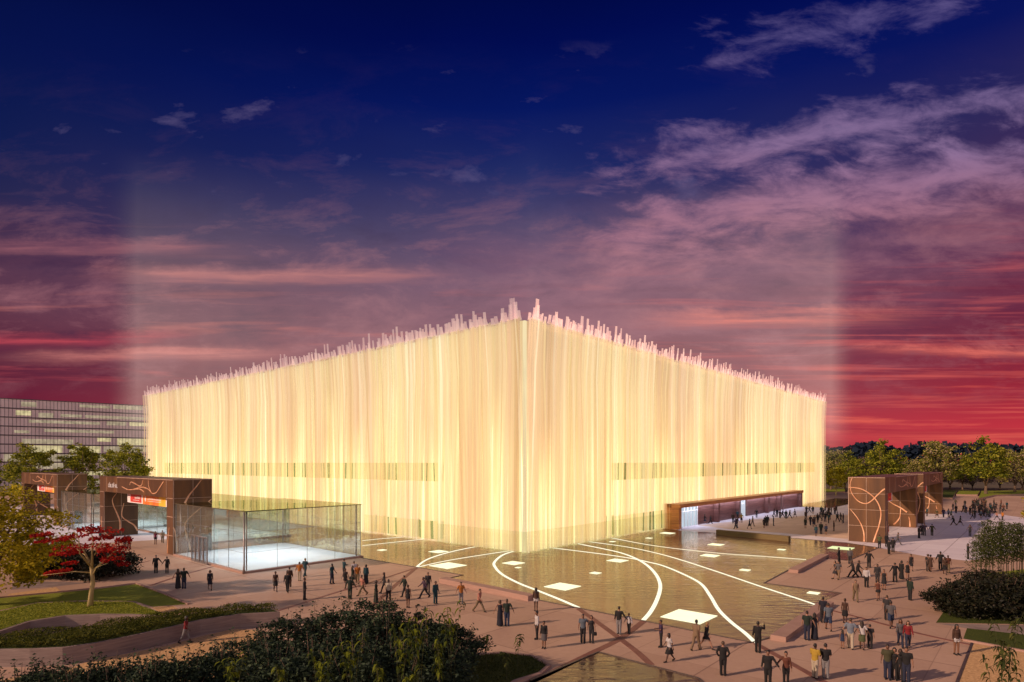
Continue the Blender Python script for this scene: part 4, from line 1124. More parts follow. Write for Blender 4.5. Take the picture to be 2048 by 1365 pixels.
TW = {'w1': lambda: make_tree(17, 5.4, 3.2, .34, 6500, .58, 'leaf_green', 'bark', 21, 64), 'w2': lambda: make_tree(16, 4.7, 3.2, .30, 5600, .58, 'leaf_green', 'bark', 22, 54),
      'f1': lambda: make_tree(20, 7.0, 3.6, .42, 4800, .74, 'leaf_far', 'bark', 23, 75), 'f2': lambda: make_tree(18, 6.4, 3.0, .40, 4200, .74, 'leaf_green', 'bark', 24, 60),
      'y1': lambda: make_tree(9, 4.2, 2.2, .18, 3500, .50, 'leaf_yellow', 'bark_pale', 25, 45), 'big': lambda: make_tree(9.2, 5.4, 1.6, .34, 15000, .30, 'leaf_yellow', 'bark', 26, 120, .5, 1.1, -.95),
      'bush': lambda: make_tree(7.5, 4.6, 1.0, .2, 3000, .55, 'twig', 'bark', 27, 40, .3)}
lg = 'trees before the office block'
for key, px, y, top, lb, rz in [('w1', 62, 150, 880, 'broad olive tree before the office block, left of two others', .3), ('w2', 163, 155, 884, 'rounded olive tree before the office block, middle one of three', 1.2),
                           ('w1', 254, 146, 880, 'olive tree next to the left edge of the glowing hall', 2.4), ('w2', -40, 152, 892, 'olive tree at the very edge of the picture before the office block', 4.0)]:
    h0 = 17 if key == 'w1' else 16
    x = (px - CX) / FOC * y
    place(key, TW[key], x, y, lb, 'tree', lg, top_z(top, y) / h0, rz)
place('big', TW['big'], -40.6, 46.5, 'large yellow-green tree spilling over the left garden in front of the gate', 'tree', None, 1.0, .4)
place('big', TW['big'], 76.5, 82.0, 'bushy yellow-green tree at the right edge above the bamboo', 'tree', None, .93, 2.0)
rgp = 'trees beyond the right plaza'
for i, (key, px, y, top, lb, rz) in enumerate([('f1', 1662, 236, 896, 'tree just right of the hall, with dull pinkish-green crown', .2), ('f2', 1700, 222, 904, 'rounded green tree over the small yellow tree', 1.4), ('f2', 1765, 214, 882, 'tall domed green tree above the near right gate', 2.2),
                           ('f1', 1825, 240, 915, 'lower tree in the dip between the domed tree and the pale-topped one', 3.0), ('f1', 1880, 226, 876, 'tall pale-topped tree behind the far end of the right gates', 4.0), ('f2', 1925, 240, 912, 'lower green tree between the pale-topped tree and the trunk tree', 5.0),
                           ('f2', 1972, 205, 876, 'tall tree with a thick bare trunk on the raised lawn', .8), ('f1', 2030, 220, 893, 'large tree at the right edge behind the far crowd', 1.9), ('f1', 2090, 225, 884, 'tree cut by the right edge behind the far crowd', 2.9)]):
    h0 = 20 if key == 'f1' else 18
    place(key, TW[key], (px - CX) / FOC * y, y, lb, 'tree', rgp, top_z(top, y) / h0, rz)
place('y1', TW['y1'], (1672 - CX) / FOC * 205, 205, 'small bright yellow tree between the hall and the right gate', 'tree', None, top_z(936, 205) / 9, .5)
for i, (px, y) in enumerate([(1648, 252), (1690, 250), (1735, 250), (1790, 246), (1845, 250), (1900, 252), (1945, 248), (2000, 250), (2045, 246), (1870, 262), (1760, 264), (2080, 252)]):
    place('bush', TW['bush'], (px - CX) / FOC * y, y, 'pinkish twiggy bush in the thicket under the far right trees', 'bush', 'twiggy bushes under the far right trees', 1.25 + .25 * (i % 3), i * 1.1)
# the far wood: one dark mass on the horizon
def far_wood():
    rg = np.random.default_rng(31); n = 26000
    az = rg.uniform(-.95, .95, n); d = rg.uniform(520, 620, n)
    hh = 26 + 3 * np.sin(az * 23) * np.sin(az * 41 + 1) + 2 * np.sin(az * 97)
    z = hh * rg.uniform(0, 1, n) ** .7 + 1
    c = np.stack([d * np.tan(az), d, z], 1)
    v, f = leaf_arrays(c, 5.0, rg, .8)
    o = link(bpy.data.objects.new('far_wood', np_mesh('far_wood', v, f, None, (M['wood_far'],))))
    tag(o, 'dark bluish wood along the horizon behind the right trees', 'wood', kind='stuff')
far_wood()

# red maple
def maple():
    x, y, _ = P(180, 1213, .95)
    root = empty('maple_tree', (x, y, .95)); tag(root, 'small maple with bright red leaves and a pale trunk on the raised lawn', 'tree')
    k = y / FOC          # metres per photo pixel at the trunk
    def q(px, py, dy=0): return Vector(((px - 180) * k, dy, (1213 - py) * k))
    mb = MB()
    mb.tube([q(180, 1216), q(182, 1190), q(186, 1165), q(184, 1147), q(183, 1135)], [.20, .15, .135, .125, .11], 9)
    for pts, r in [([q(183, 1140), q(176, 1122, .1), q(160, 1100, .3), q(135, 1085, .5), q(110, 1072, .7)], .10), ([q(184, 1137), q(190, 1110, -.3), q(196, 1080, -.5), q(194, 1060, -.6)], .10),
                   ([q(185, 1142), q(205, 1120, .4), q(225, 1100, .6), q(250, 1085, .8)], .08), ([q(182, 1146), q(160, 1141, -.5), q(135, 1143, -.9), q(108, 1145, -1.2)], .055),
                   ([q(180, 1132), q(172, 1105, -.6), q(178, 1075, -1), q(170, 1058, -1.1)], .07), ([q(186, 1150), q(205, 1132, -.6), q(235, 1122, -1)], .05), ([q(176, 1122), q(150, 1115, 1.0), q(120, 1105, 1.6)], .05), ([q(190, 1110), q(215, 1090, -.9), q(230, 1072, -1.3)], .05), ([q(183, 1155), q(170, 1150, .8), q(155, 1142, 1.2)], .035)]:
        mb.tube(pts, [r * (1 - .8 * i / (len(pts) - 1)) for i in range(len(pts))], 6)
    mb.build('trunk', M['bark_pale'], root)
    rg = np.random.default_rng(41); cs = []
    # flat layered sprays: centre px, py, half width px, depth, leaves
    for px, py, w, d, n, th in [(232, 1097, 27, 1.2, 420, 9), (225, 1118, 20, .9, 190, 6), (112, 1080, 26, 1.3, 220, 3), (150, 1073, 22, 1.2, 170, 4), (85, 1070, 16, .9, 220, 4), (168, 1092, 46, 1.8, 300, 3), (210, 1063, 28, 1.3, 130, 6),
                                (140, 1105, 26, 1.0, 300, 3), (118, 1144, 16, .7, 320, 3.5), (143, 1139, 8, .5, 140, 3), (140, 1126, 14, .6, 130, 2.5), (180, 1058, 20, 1.0, 260, 6), (250, 1080, 14, .7, 240, 6), (195, 1078, 18, 1, 260, 5), (240, 1130, 10, .6, 90, 4)]:
        a = rg.uniform(0, 6.283, n); r = rg.uniform(0, 1, n) ** .5
        X = (px - 180) * k + np.cos(a) * r * w * k; Y = np.sin(a) * r * d + rg.uniform(-.5, .5); Z = (1213 - py) * k + rg.normal(size=n) * th * k * .45 - .0 * r
        cs.append(np.stack([X, Y, Z], 1))
    c = np.vstack(cs); v, f = leaf_arrays(c, .17, rg, .7, .05)
    v[:, 2] = v[:, 2] * 1.0
    link(bpy.data.objects.new('crown', np_mesh('crown', v, f, None, (M['leaf_red'],))), root)
maple()

# shrubs
def make_shrub(seed, r, h, n, leaf, mat, name='shrub', shoots=14, aspect=.5):
    rg = np.random.default_rng(seed); rp = random.Random(seed)
    root = empty(name); mb = MB()
    c = clumps(rg, 60, n, crown_shape(rg, r, h * .5, h * .5, -.98), r * .30)
    ex = []
    for j in range(shoots):
        a = rp.uniform(0, 6.283); rr = rp.uniform(.1, .85) * r
        b = Vector((math.cos(a) * rr * .5, math.sin(a) * rr * .5, h * .35)); t = Vector((math.cos(a) * rr, math.sin(a) * rr, h * (1.0 + rp.uniform(-.05, .22) - .3 * (rr / r) ** 2)))
        mb.tube([b, b.lerp(t, .5) + Vector((0, 0, .1)), t], [.03, .02, .008], 5)
        m = 26; u = rg.uniform(.45, 1.03, m)
        ex.append(np.array(b)[None] + (np.array(t) - np.array(b))[None] * u[:, None] + rg.normal(size=(m, 3)) * .10)
    for j in range(7):
        a = 6.283 * j / 7; mb.tube([(math.cos(a) * .15, math.sin(a) * .15, -.05), (math.cos(a) * r * .3, math.sin(a) * r * .3, h * .3), (math.cos(a) * r * .55, math.sin(a) * r * .55, h * .65)], [.05, .035, .015], 5)
    if ex: c = np.vstack([c] + ex)
    c = c[c[:, 2] > .03]
    v, f = leaf_arrays(c, leaf, rg, aspect)
    v[:, 2] = np.maximum(v[:, 2], .01)
    mb.build('stem', M['bark'], root)
    link(bpy.data.objects.new('foliage', np_mesh('foliage', v, f, None, (M[mat],))), root)
    return root
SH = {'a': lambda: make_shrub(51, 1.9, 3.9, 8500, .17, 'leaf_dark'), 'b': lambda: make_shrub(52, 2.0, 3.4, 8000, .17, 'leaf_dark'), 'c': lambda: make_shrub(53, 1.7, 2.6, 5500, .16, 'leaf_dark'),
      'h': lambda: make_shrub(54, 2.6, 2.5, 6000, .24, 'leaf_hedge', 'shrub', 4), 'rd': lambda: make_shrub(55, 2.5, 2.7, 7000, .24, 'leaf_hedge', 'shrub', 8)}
big_labels = [('b', 505, 29.5, 1262, 'dark leafy shrub at the left shoulder of the big foreground thicket'), ('a', 575, 30, 1232, 'dark shrub in the thicket, third from its right, below the man in grey'), ('a', 640, 31, 1222, 'dark shrub just left of the thicket summit'), ('a', 712, 31, 1200, 'tallest dark shrub at the summit of the thicket'),
              ('a', 775, 30.5, 1204, 'tall dark shrub right of the thicket summit, below the green-coat woman'), ('b', 838, 30.5, 1222, 'dark shrub with shoots below the woman in black'), ('b', 890, 31, 1240, 'dark shrub at the right end of the thicket'), ('b', 545, 27, 1285, 'dark shrub low in front, left part of thicket'),
              ('b', 630, 26.5, 1275, 'dark shrub in the front row under the summit'), ('b', 715, 26.5, 1268, 'front row shrub veiled by lime leaves, centre'), ('b', 800, 27, 1272, 'front row dark shrub at right veiled by lime leaves'), ('b', 860, 28, 1275, 'front dark shrub near the curved kerb'),
              ('c', 440, 28, 1290, 'dark shrub beside the gravel and the woman in red'), ('c', 370, 26.5, 1300, 'small dark shrub left of the thicket on gravel'), ('c', 300, 25.5, 1310, 'low dark shrub in the row along the bottom edge, beside the gravel'), ('c', 230, 25.5, 1318, 'low dark shrub fourth from the lower left corner'),
              ('c', 165, 25, 1322, 'low dark shrub third from the lower left corner'), ('c', 100, 25.5, 1325, 'low dark shrub second from the lower left corner'), ('c', 30, 25, 1335, 'low dark shrub in the lower left corner')]
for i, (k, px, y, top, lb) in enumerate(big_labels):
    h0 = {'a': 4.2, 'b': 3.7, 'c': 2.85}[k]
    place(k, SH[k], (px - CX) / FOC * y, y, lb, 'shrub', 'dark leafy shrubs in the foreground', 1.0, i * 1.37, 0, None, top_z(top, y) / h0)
for i, (px, py, s, lb) in enumerate([(55, 1160, 1.0, 'blackish hedge shrub at left under the yellow-green tree'), (100, 1163, 1.05, 'blackish hedge shrub behind the maple, second of the row'), (150, 1165, 1.05, 'blackish hedge shrub straight behind the maple trunk'), (195, 1162, .95, 'blackish hedge shrub at the right end of the row behind the maple')]):
    x, y, _ = P(px, py); place('h', SH['h'], x, y + 2, lb, 'shrub', 'low dark hedge shrubs behind the maple', s, i * 1.9)
for i, (px, py, s, lb) in enumerate([(1950, 1241, .84, 'dark dense shrub at the left end of the right garden mass'), (1996, 1245, .92, 'dark dense shrub in the middle of the right garden mass'), (2040, 1246, 1.0, 'dark dense shrub of the right mass cut by the picture edge'), (2012, 1212, .85, 'dark dense shrub at the back of the right garden mass'), (2095, 1240, 1.0, 'dark dense shrub past the right picture edge')]):
    x, y, _ = P(px, py); place('rd', SH['rd'], x, y + 1.6, lb, 'shrub', 'dense dark shrubs in the right garden', s, i * 1.3)

# lance-leaved plants: few arching stems with drooping slim leaves
def make_lance(seed, h, stems, per, leaf, mat='leaf_lime', spread=.5):
    rg = np.random.default_rng(seed); rp = random.Random(seed); root = empty('lance_leaf_plant'); mb = MB(); vs = []; fs = []; n0 = 0
    for j in range(stems):
        a = rp.uniform(0, 6.283); hh = h * rp.uniform(.7, 1.0); sp = spread * rp.uniform(.3, 1) * h * .4
        pts = [Vector((math.cos(a) * .06, math.sin(a) * .06, -.05)), Vector((math.cos(a) * sp * .25, math.sin(a) * sp * .25, hh * .5)), Vector((math.cos(a) * sp * .65, math.sin(a) * sp * .65, hh * .85)), Vector((math.cos(a) * sp, math.sin(a) * sp, hh))]
        sm = smooth(pts, 6); mb.tube(sm, [.011 * (1 - .6 * i / len(sm)) for i in range(len(sm))], 5)
        for i in range(per):
            u = rp.uniform(.45, 1.0); p = sm[int(u * (len(sm) - 1))]
            b = rp.uniform(0, 6.283); L_ = leaf * rp.uniform(.7, 1.25); w = L_ * .16
            d = Vector((math.cos(b), math.sin(b), rp.uniform(-.1, .5))).normalized(); s_ = d.cross(Vector((0, 0, 1))).normalized()
            m1 = p + d * L_ * .35; m2 = p + d * L_ * .72 + Vector((0, 0, -.22 * L_)); tip = p + d * L_ * .95 + Vector((0, 0, -.62 * L_))
            vs += [p + s_ * w * .25, p - s_ * w * .25, m1 + s_ * w, m1 - s_ * w, m2 + s_ * w * .8, m2 - s_ * w * .8, tip + s_ * .003, tip - s_ * .003]
            for q in range(3): fs.append((n0 + 2 * q, n0 + 2 * q + 1, n0 + 2 * q + 3, n0 + 2 * q + 2))
            n0 += 8
    mb.build('stem', M['stem'], root)
    link(bpy.data.objects.new('leaves', np_mesh('leaves', np.array([tuple(v) for v in vs]), np.array(fs), None, (M[mat],))), root)
    return root
LN = {'t': lambda: make_lance(61, 3.2, 4, 17, .30), 'u': lambda: make_lance(62, 2.6, 5, 15, .27), 's': lambda: make_lance(63, 2.4, 2, 14, .30, 'leaf_bamboo', .25), 'm': lambda: make_lance(64, 3.4, 4, 24, .24, 'leaf_bamboo', .5)}
for i, (k, px, y, top, lb) in enumerate([('t', 470, 24.5, 1300, 'lime lance-leaved plant at the left foot of the thicket'), ('u', 560, 23.5, 1310, 'lime lance-leaved plant by the bottom edge, left of centre'), ('t', 640, 23, 1290, 'lime lance-leaved plant before the front shrubs under the summit'), ('t', 705, 24, 1262, 'tall lime lance-leaved plant rising in mid thicket'),
                                          ('u', 760, 22.5, 1300, 'lime lance-leaved plant at bottom centre of the thicket'), ('t', 800, 24, 1240, 'tall lime plant before the right half of the thicket'), ('t', 838, 25, 1212, 'tallest lime plant whose tips show against the paving'), ('u', 880, 24.5, 1250, 'lime lance-leaved plant beside the curved kerb'), ('u', 830, 22, 1305, 'lime plant right of centre by the bottom edge'),
                                          ('t', 905, 27, 1195, 'slender lime plant with leaves in front of the man in orange'), ('s', 972, 31.5, 1246, 'thin sapling on the kerb edge, left of two'), ('s', 1035, 31.5, 1250, 'thin sapling on the near lawn, right of two'), ('s', 1015, 29.5, 1285, 'short sapling in the nearest lawn'),
                                          ('m', 2012, 24, 1195, 'tall lance-leaved plant before the right dark shrubs'), ('m', 2000, 20.5, 1262, 'lance-leaved plant over the sandy gravel at lower right'), ('m', 2050, 20, 1285, 'lance-leaved plant in the lower right corner')]):
    h0 = {'t': 3.2, 'u': 2.6, 's': 2.4, 'm': 3.4}[k]
    place(k + 'l', LN[k], (px - CX) / FOC * y, y, lb, 'plant', 'lance-leaved plants in the foreground', 1.0, i * 2.1, 0, None, top_z(top, y) / h0)

# bamboo-like saplings right
def make_bamboo(seed, h):
    rg = np.random.default_rng(seed); rp = random.Random(seed); root = empty('bamboo'); mb = MB()
    t = Vector((rp.uniform(-.35, .35), rp.uniform(-.35, .35), h)); m = t * .5 + Vector((rp.uniform(-.1, .1), 0, 0))
    mb.tube([(0, 0, -.05), m, t], [.035, .026, .01], 6)
    n = 420; u = rg.uniform(.38, 1.02, n); w = .85 * np.sin(np.clip((u - .3) / .72, 0, 1) * 3.14) ** .6 + .15
    a = rg.uniform(0, 6.283, n); r = rg.uniform(0, 1, n) ** .6 * w
    c = np.array(t)[None] * u[:, None]; c[:, 0] += np.cos(a) * r; c[:, 1] += np.sin(a) * r
    for j in range(9):
        uu = rp.uniform(.4, .95); b = rp.uniform(0, 6.283); p = t * uu; mb.tube([p, p + Vector((math.cos(b) * .6, math.sin(b) * .6, .3))], [.012, .004], 4)
    v, f = leaf_arrays(c, .24, rg, .3, .35)
    mb.build('stem', M['stem'], root)
    link(bpy.data.objects.new('leaves', np_mesh('leaves', v, f, None, (M['leaf_bamboo'],))), root)
    return root
BB = {'b1': lambda: make_bamboo(71, 5.4), 'b2': lambda: make_bamboo(72, 5.0), 'b3': lambda: make_bamboo(73, 5.8)}
rb = random.Random(8)
for i in range(24):
    px = 1950 + (i % 12) * 9.5 + rb.uniform(-3, 3); py = 1172 - (i // 12) * 13 - (px - 1950) * .06 + rb.uniform(-3, 3)
    x, y, _ = P(px, py)
    place('b%d' % (1 + i % 3), BB['b%d' % (1 + i % 3)], x, y, 'slim dark-leaved bamboo stem in the grove on the right lawn', 'bamboo', 'bamboo grove on the right lawn', rb.uniform(.85, 1.05) * (.8 + .2 * min(1, (px - 1945) / 25)), i * 1.7)

# groundcover on the terrace, grass tufts on the lawns
def in_poly(poly, n, rg):
    pts = np.array([p[:2] for p in poly]); lo = pts.min(0); hi = pts.max(0); out = []
    while len(out) < n:
        c = rg.uniform(lo, hi, (n * 2, 2)); ins = np.zeros(len(c), bool); j = len(pts) - 1
        for i in range(len(pts)):
            xi, yi = pts[i]; xj, yj = pts[j]
            cond = ((yi > c[:, 1]) != (yj > c[:, 1])) & (c[:, 0] < (xj - xi) * (c[:, 1] - yi) / (yj - yi + 1e-12) + xi)
            ins ^= cond; j = i
        out += list(c[ins])
    return np.array(out[:n])
def cover(name, poly, n, z, hmax, leaf, mat, label, cat, seed, lump=.5):
    rg = np.random.default_rng(seed); c = in_poly(poly, n, rg)
    hh = hmax * (.45 + .55 * np.abs(np.sin(c[:, 0] * 1.1 + .6 * np.sin(c[:, 1] * 1.7)) * np.sin(c[:, 1] * .9 + c[:, 0] * .4)) ** lump)
    cc = np.column_stack([c, z + hh * rg.uniform(0, 1, n) ** .5])
    v, f = leaf_arrays(cc, leaf, rg, .4, -.15); v[:, 2] = np.maximum(v[:, 2], z + .002)
    o = link(bpy.data.objects.new(name, np_mesh(name, v, f, None, (M[mat],)))); tag(o, label, cat, kind='stuff')
cover('groundcover', inset(tb, .12), 16000, .96, .5, .13, 'cover', 'dark green groundcover filling the terrace strip', 'groundcover', 81)
M['blade_grass'] = mat_leaf('grass_blades', [(.08, .11, .010), (.17, .21, .018), (.28, .30, .03), (.36, .35, .05)])
M['blade_dark'] = mat_leaf('dark_grass_blades', [(.02, .03, .005), (.05, .065, .01), (.08, .09, .016)])
cover('grass', inset(ta, .3), 9000, .962, .10, .11, 'blade_grass', 'short grass of the raised lawn', 'grass', 82)
cover('grass', [P(a, b) for a, b in NL], 9000, .06, .13, .10, 'blade_dark', 'dark grass of the nearest lawn', 'grass', 83)
# ------------------------------------------------------------------ people
def remesh(mb, voxel, name, smooth_it=2):
    me = mb.mesh('tmp'); o = bpy.data.objects.new('tmp', me); COL.objects.link(o)
    m = o.modifiers.new('r', 'REMESH'); m.mode = 'VOXEL'; m.voxel_size = voxel; m.use_smooth_shade = True
    if smooth_it:
        s_ = o.modifiers.new('s', 'SMOOTH'); s_.iterations = smooth_it; s_.factor = .5
    dg = bpy.context.evaluated_depsgraph_get(); dg.update()
    out = bpy.data.meshes.new_from_object(o.evaluated_get(dg)); out.name = name
    bpy.data.objects.remove(o); bpy.data.meshes.remove(me)
    return out

class Pose:
    """joints of a figure 1.75 m tall that faces -Y; swings in degrees, forward positive"""
    def __init__(s, legs=((2, 2), (-2, 0)), arms=((0, 9, 12, 0), (0, 9, 12, 0)), lean=0.0, female=False, head=0.0):
        f = female; s.f = f
        hipx, shx = (.088, .165) if f else (.092, .192)
        s.pel = Vector((0, 0, .93))
        J = {}; low = 9
        for k, sd in ((0, 1), (1, -1)):
            a, kn = legs[k]; a = R(a); b = a - R(kn)
            hip = s.pel + Vector((sd * hipx, 0, -.03)); knee = hip + Vector((0, -math.sin(a), -math.cos(a))) * .43
            ank = knee + Vector((0, -math.sin(b), -math.cos(b))) * .41
            J['hip%d' % k] = hip; J['knee%d' % k] = knee; J['ank%d' % k] = ank; J['shin%d' % k] = b; low = min(low, ank.z)
        dz = Vector((0, 0, .075 - low))
        for k_ in J:
            if isinstance(J[k_], Vector): J[k_] = J[k_] + dz
        s.pel = s.pel + dz; s.J = J
        t = R(lean); up = Vector((0, -math.sin(t), math.cos(t)))
        s.up = up; s.chest = s.pel + up * .36; s.neck = s.pel + up * .575; s.headc = s.pel + up * .70 + Vector((0, -.02, 0)); s.headturn = head
        for k, sd in ((0, 1), (1, -1)):
            sw, ab, el, inw = arms[k]; sw = R(sw); ab = R(ab); el = R(el)
            sh = s.pel + up * .50 + Vector((sd * shx, 0, 0)); u = Vector((sd * math.sin(ab), -math.sin(sw) * math.cos(ab), -math.cos(sw) * math.cos(ab)))
            elb = sh + u * .29; s2 = sw + el; ab2 = ab - R(inw)
            v = Vector((sd * math.sin(ab2), -math.sin(s2) * math.cos(ab2), -math.cos(s2) * math.cos(ab2))); wr = elb + v * .255
            J['sh%d' % k] = sh; J['el%d' % k] = elb; J['wr%d' % k] = wr; J['fd%d' % k] = v
POSES = {
    'stand': dict(legs=((3, 3), (-2, 1)), arms=((2, 8, 14, 0), (-3, 8, 12, 0))),
    'pockets': dict(legs=((2, 2), (-1, 0)), arms=((-14, 24, 38, 48), (-14, 24, 38, 48))),
    'walk': dict(legs=((22, 6), (-18, 18)), arms=((-20, 8, 14, 0), (20, 8, 18, 0)), lean=3),
    'walk2': dict(legs=((-16, 20), (20, 5)), arms=((18, 8, 18, 0), (-18, 8, 14, 0)), lean=3),
    'stride': dict(legs=((32, 8), (-26, 14)), arms=((-28, 12, 16, 0), (28, 12, 22, 0)), lean=6),
    'raise': dict(legs=((2, 1), (-2, 1)), arms=((0, 9, 14, 0), (62, 26, 100, 30))),
    'hold_l': dict(legs=((2, 1), (-2, 1)), arms=((3, 34, 4, 0), (-3, 10, 14, 0))),
    'hold_r': dict(legs=((2, 1), (-2, 1)), arms=((-3, 10, 14, 0), (3, 34, 4, 0))),
    'hold_b': dict(legs=((12, 3), (-10, 8)), arms=((3, 28, 4, 0), (3, 28, 4, 0))),
    'round_l': dict(legs=((2, 1), (-2, 1)), arms=((-24, 30, 30, 8), (-2, 9, 12, 0))),
    'round_r': dict(legs=((2, 1), (-2, 1)), arms=((-2, 9, 12, 0), (-24, 30, 30, 8))),
    'round_b': dict(legs=((8, 3), (-6, 5)), arms=((-20, 32, 20, 6), (-20, 32, 20, 6))),
    'open': dict(legs=((6, 3), (-5, 4)), arms=((10, 20, 16, 0), (-4, 26, 20, 0))),
    'front': dict(legs=((2, 1), (-2, 1)), arms=((14, 9, 78, 30), (14, 9, 78, 30))),
}
_cache = {}
def pose_of(sex, pose):
    k = ('pose', sex, pose)
    if k not in _cache: _cache[k] = Pose(female=(sex == 'w'), **POSES[pose])
    return _cache[k]
def body_mesh(sex, pose):
    k = ('body', sex, pose)
    if k in _cache: return _cache[k]
    p = pose_of(sex, pose); J = p.J; f = sex == 'w'; mb = MB(); pel, up = p.pel, p.up
    def ring(h, rx, ry, dy=0): q = pel + up * h; return (q.x, q.y + dy, q.z, rx, ry)
    if f: tor = [ring(-.10, .12, .09), ring(-.04, .165, .112), ring(.06, .158, .105), ring(.17, .122, .088), ring(.28, .132, .095, -.01), ring(.37, .146, .112, -.02), ring(.46, .145, .09), ring(.52, .10, .07), ring(.56, .052, .05)]
    else: tor = [ring(-.10, .11, .09), ring(-.04, .16, .108), ring(.06, .158, .105), ring(.17, .150, .098), ring(.28, .166, .108), ring(.38, .186, .116, -.01), ring(.46, .186, .10), ring(.525, .12, .075), ring(.565, .062, .058)]
    mb.rings(tor, 16)
    mb.tube([pel + up * .52, pel + up * .66 + Vector((0, -.012, 0))], .053 if not f else .045, 10)
    h = p.headc
    mb.rings([(h.x, h.y + .008, h.z - .125, .030, .032), (h.x, h.y - .012, h.z - .110, .046, .056), (h.x, h.y - .012, h.z - .07, .062, .078), (h.x, h.y - .004, h.z - .02, .074, .093), (h.x, h.y, h.z + .03, .078, .098), (h.x, h.y + .006, h.z + .075, .066, .085), (h.x, h.y + .008, h.z + .105, .042, .055), (h.x, h.y + .008, h.z + .118, .012, .016)], 14)
    mb.tube([(h.x, h.y - .088, h.z + .012), (h.x, h.y - .108, h.z - .026), (h.x, h.y - .09, h.z - .036)], [.009, .017, .010], 6)
    for sd in (1, -1): mb.ball((h.x + sd * .079, h.y + .012, h.z - .012), .012, .022, .032, 6, 5)
    for i in (0, 1):
        mb.tube([J['hip%d' % i] + Vector((0, 0, .04)), J['hip%d' % i].lerp(J['knee%d' % i], .3), J['knee%d' % i], J['knee%d' % i].lerp(J['ank%d' % i], .3), J['ank%d' % i]], [.088, .082, .054, .055, .036] if f else [.09, .084, .057, .058, .038], 12)
        an = J['ank%d' % i]; mb.tube([an + Vector((0, .035, -.035)), an + Vector((0, -.07, -.045)), an + Vector((0, -.16, -.055))], [.034, .036, .024], 8)
        sh, el, wr = J['sh%d' % i], J['el%d' % i], J['wr%d' % i]
        r = .85 if f else 1.0
        inn = Vector((-.05 if i == 0 else .05, 0, 0))
        mb.tube([sh + inn + Vector((0, 0, .005)), sh, sh.lerp(el, .4), el, el.lerp(wr, .3), wr], [.05 * r, .056 * r, .047 * r, .037 * r, .038 * r, .026 * r], 10)
        fd = J['fd%d' % i]; mb.tube([wr - fd * .01, wr + fd * .05, wr + fd * .085], [.024, .036, .034], 8, flat=(.5, 1.0))
    me = remesh(mb, .0155, 'body')
    # fingers, rooted inside the palm, and the eyes and mouth
    fm = MB()
    for i, sd in ((0, 1), (1, -1)):
        wr, fd = J['wr%d' % i], J['fd%d' % i]
        side = Vector((0, -1, 0)); side = (side - fd * side.dot(fd)).normalized(); nrm = fd.cross(side)
        cur = nrm * (-sd if nrm.x * sd > 0 else sd) * 1.0
        cur = -Vector((sd, 0, 0)) + fd * fd.x * sd; cur.normalize()
        for q, (o_, ln) in enumerate(((.027, .070), (.009, .080), (-.009, .075), (-.026, .058))):
            a = wr + fd * .075 + side * o_; b = a + fd * ln * .55 + cur * .006; c = b + fd * ln * .40 + cur * .022
            fm.tube([a, b, c], [.0085, .008, .0062], 6)
        a = wr + fd * .03 + side * .026; b = a + side * .030 + fd * .026 + cur * .008; c = b + fd * .032 + side * .006 + cur * .01
        fm.tube([a, b, c], [.011, .0095, .007], 6)
    ey = MB()
    for sd in (1, -1): ey.ball((h.x + sd * .030, h.y - .083, h.z + .016), .012, .008, .008, 8, 5)
    ey.ball((h.x, h.y - .083, h.z - .064), .022, .009, .006, 8, 5)
    b = bmesh.new(); b.from_mesh(me)
    for f_ in b.faces: f_.material_index = 0
    for src, mi in ((fm.mesh('t1'), 0), (ey.mesh('t2'), 1)):
        n0 = len(b.faces); b.from_mesh(src); b.faces.ensure_lookup_table()
        for f_ in b.faces[n0:]: f_.material_index = mi; f_.smooth = True
        bpy.data.meshes.remove(src)
    b.to_mesh(me); b.free()
    me.materials.clear(); me.materials.append(None); me.materials.append(M['eye'])
    _cache[k] = me; return me
M['eye'] = mat_plain('eye_and_lip', (.03, .012, .010))
def top_mesh(sex, pose, sleeve):
    """sleeve: long, short, none; jackets ('coat') reach lower"""
    k = ('top', sex, pose, sleeve)
    if k in _cache: return _cache[k]
    p = pose_of(sex, pose); J = p.J; f = sex == 'w'; mb = MB(); pel, up = p.pel, p.up
    def ring(h, rx, ry, dy=0): q = pel + up * h; return (q.x, q.y + dy, q.z, rx, ry)
    lowr = [ring(-.16, .195, .14), ring(-.06, .19, .137)] if sleeve == 'coat' else ([ring(-.05, .178, .124)] if not f else [ring(-.02, .176, .122)])
    if f: tor = lowr + [ring(.06, .172, .118), ring(.17, .140, .104), ring(.28, .148, .110, -.01), ring(.37, .160, .127, -.02), ring(.46, .155, .10), ring(.515, .10, .074)]
    else: tor = lowr + [ring(.06, .174, .121), ring(.17, .168, .116), ring(.28, .182, .124), ring(.38, .200, .130, -.01), ring(.465, .198, .112), ring(.525, .125, .085), ring(.55, .075, .07)]
    mb.rings(tor, 16)
    if sleeve != 'none':
        for i in (0, 1):
            sh, el, wr = J['sh%d' % i], J['el%d' % i], J['wr%d' % i]; r = .88 if f else 1.0
            inn = Vector((-.06 if i == 0 else .06, 0, 0))
            if sleeve == 'short': mb.tube([sh + inn, sh, sh.lerp(el, .45), sh.lerp(el, .8)], [.058 * r, .071 * r, .066 * r, .062 * r], 10)
            else: mb.tube([sh + inn, sh, sh.lerp(el, .45), el, el.lerp(wr, .4), wr.lerp(el, .04)], [.058 * r, .070 * r, .062 * r, .053 * r, .051 * r, .043 * r], 10)
    me = remesh(mb, .019, 'top', 1); me.materials.clear(); me.materials.append(None); _cache[k] = me; return me
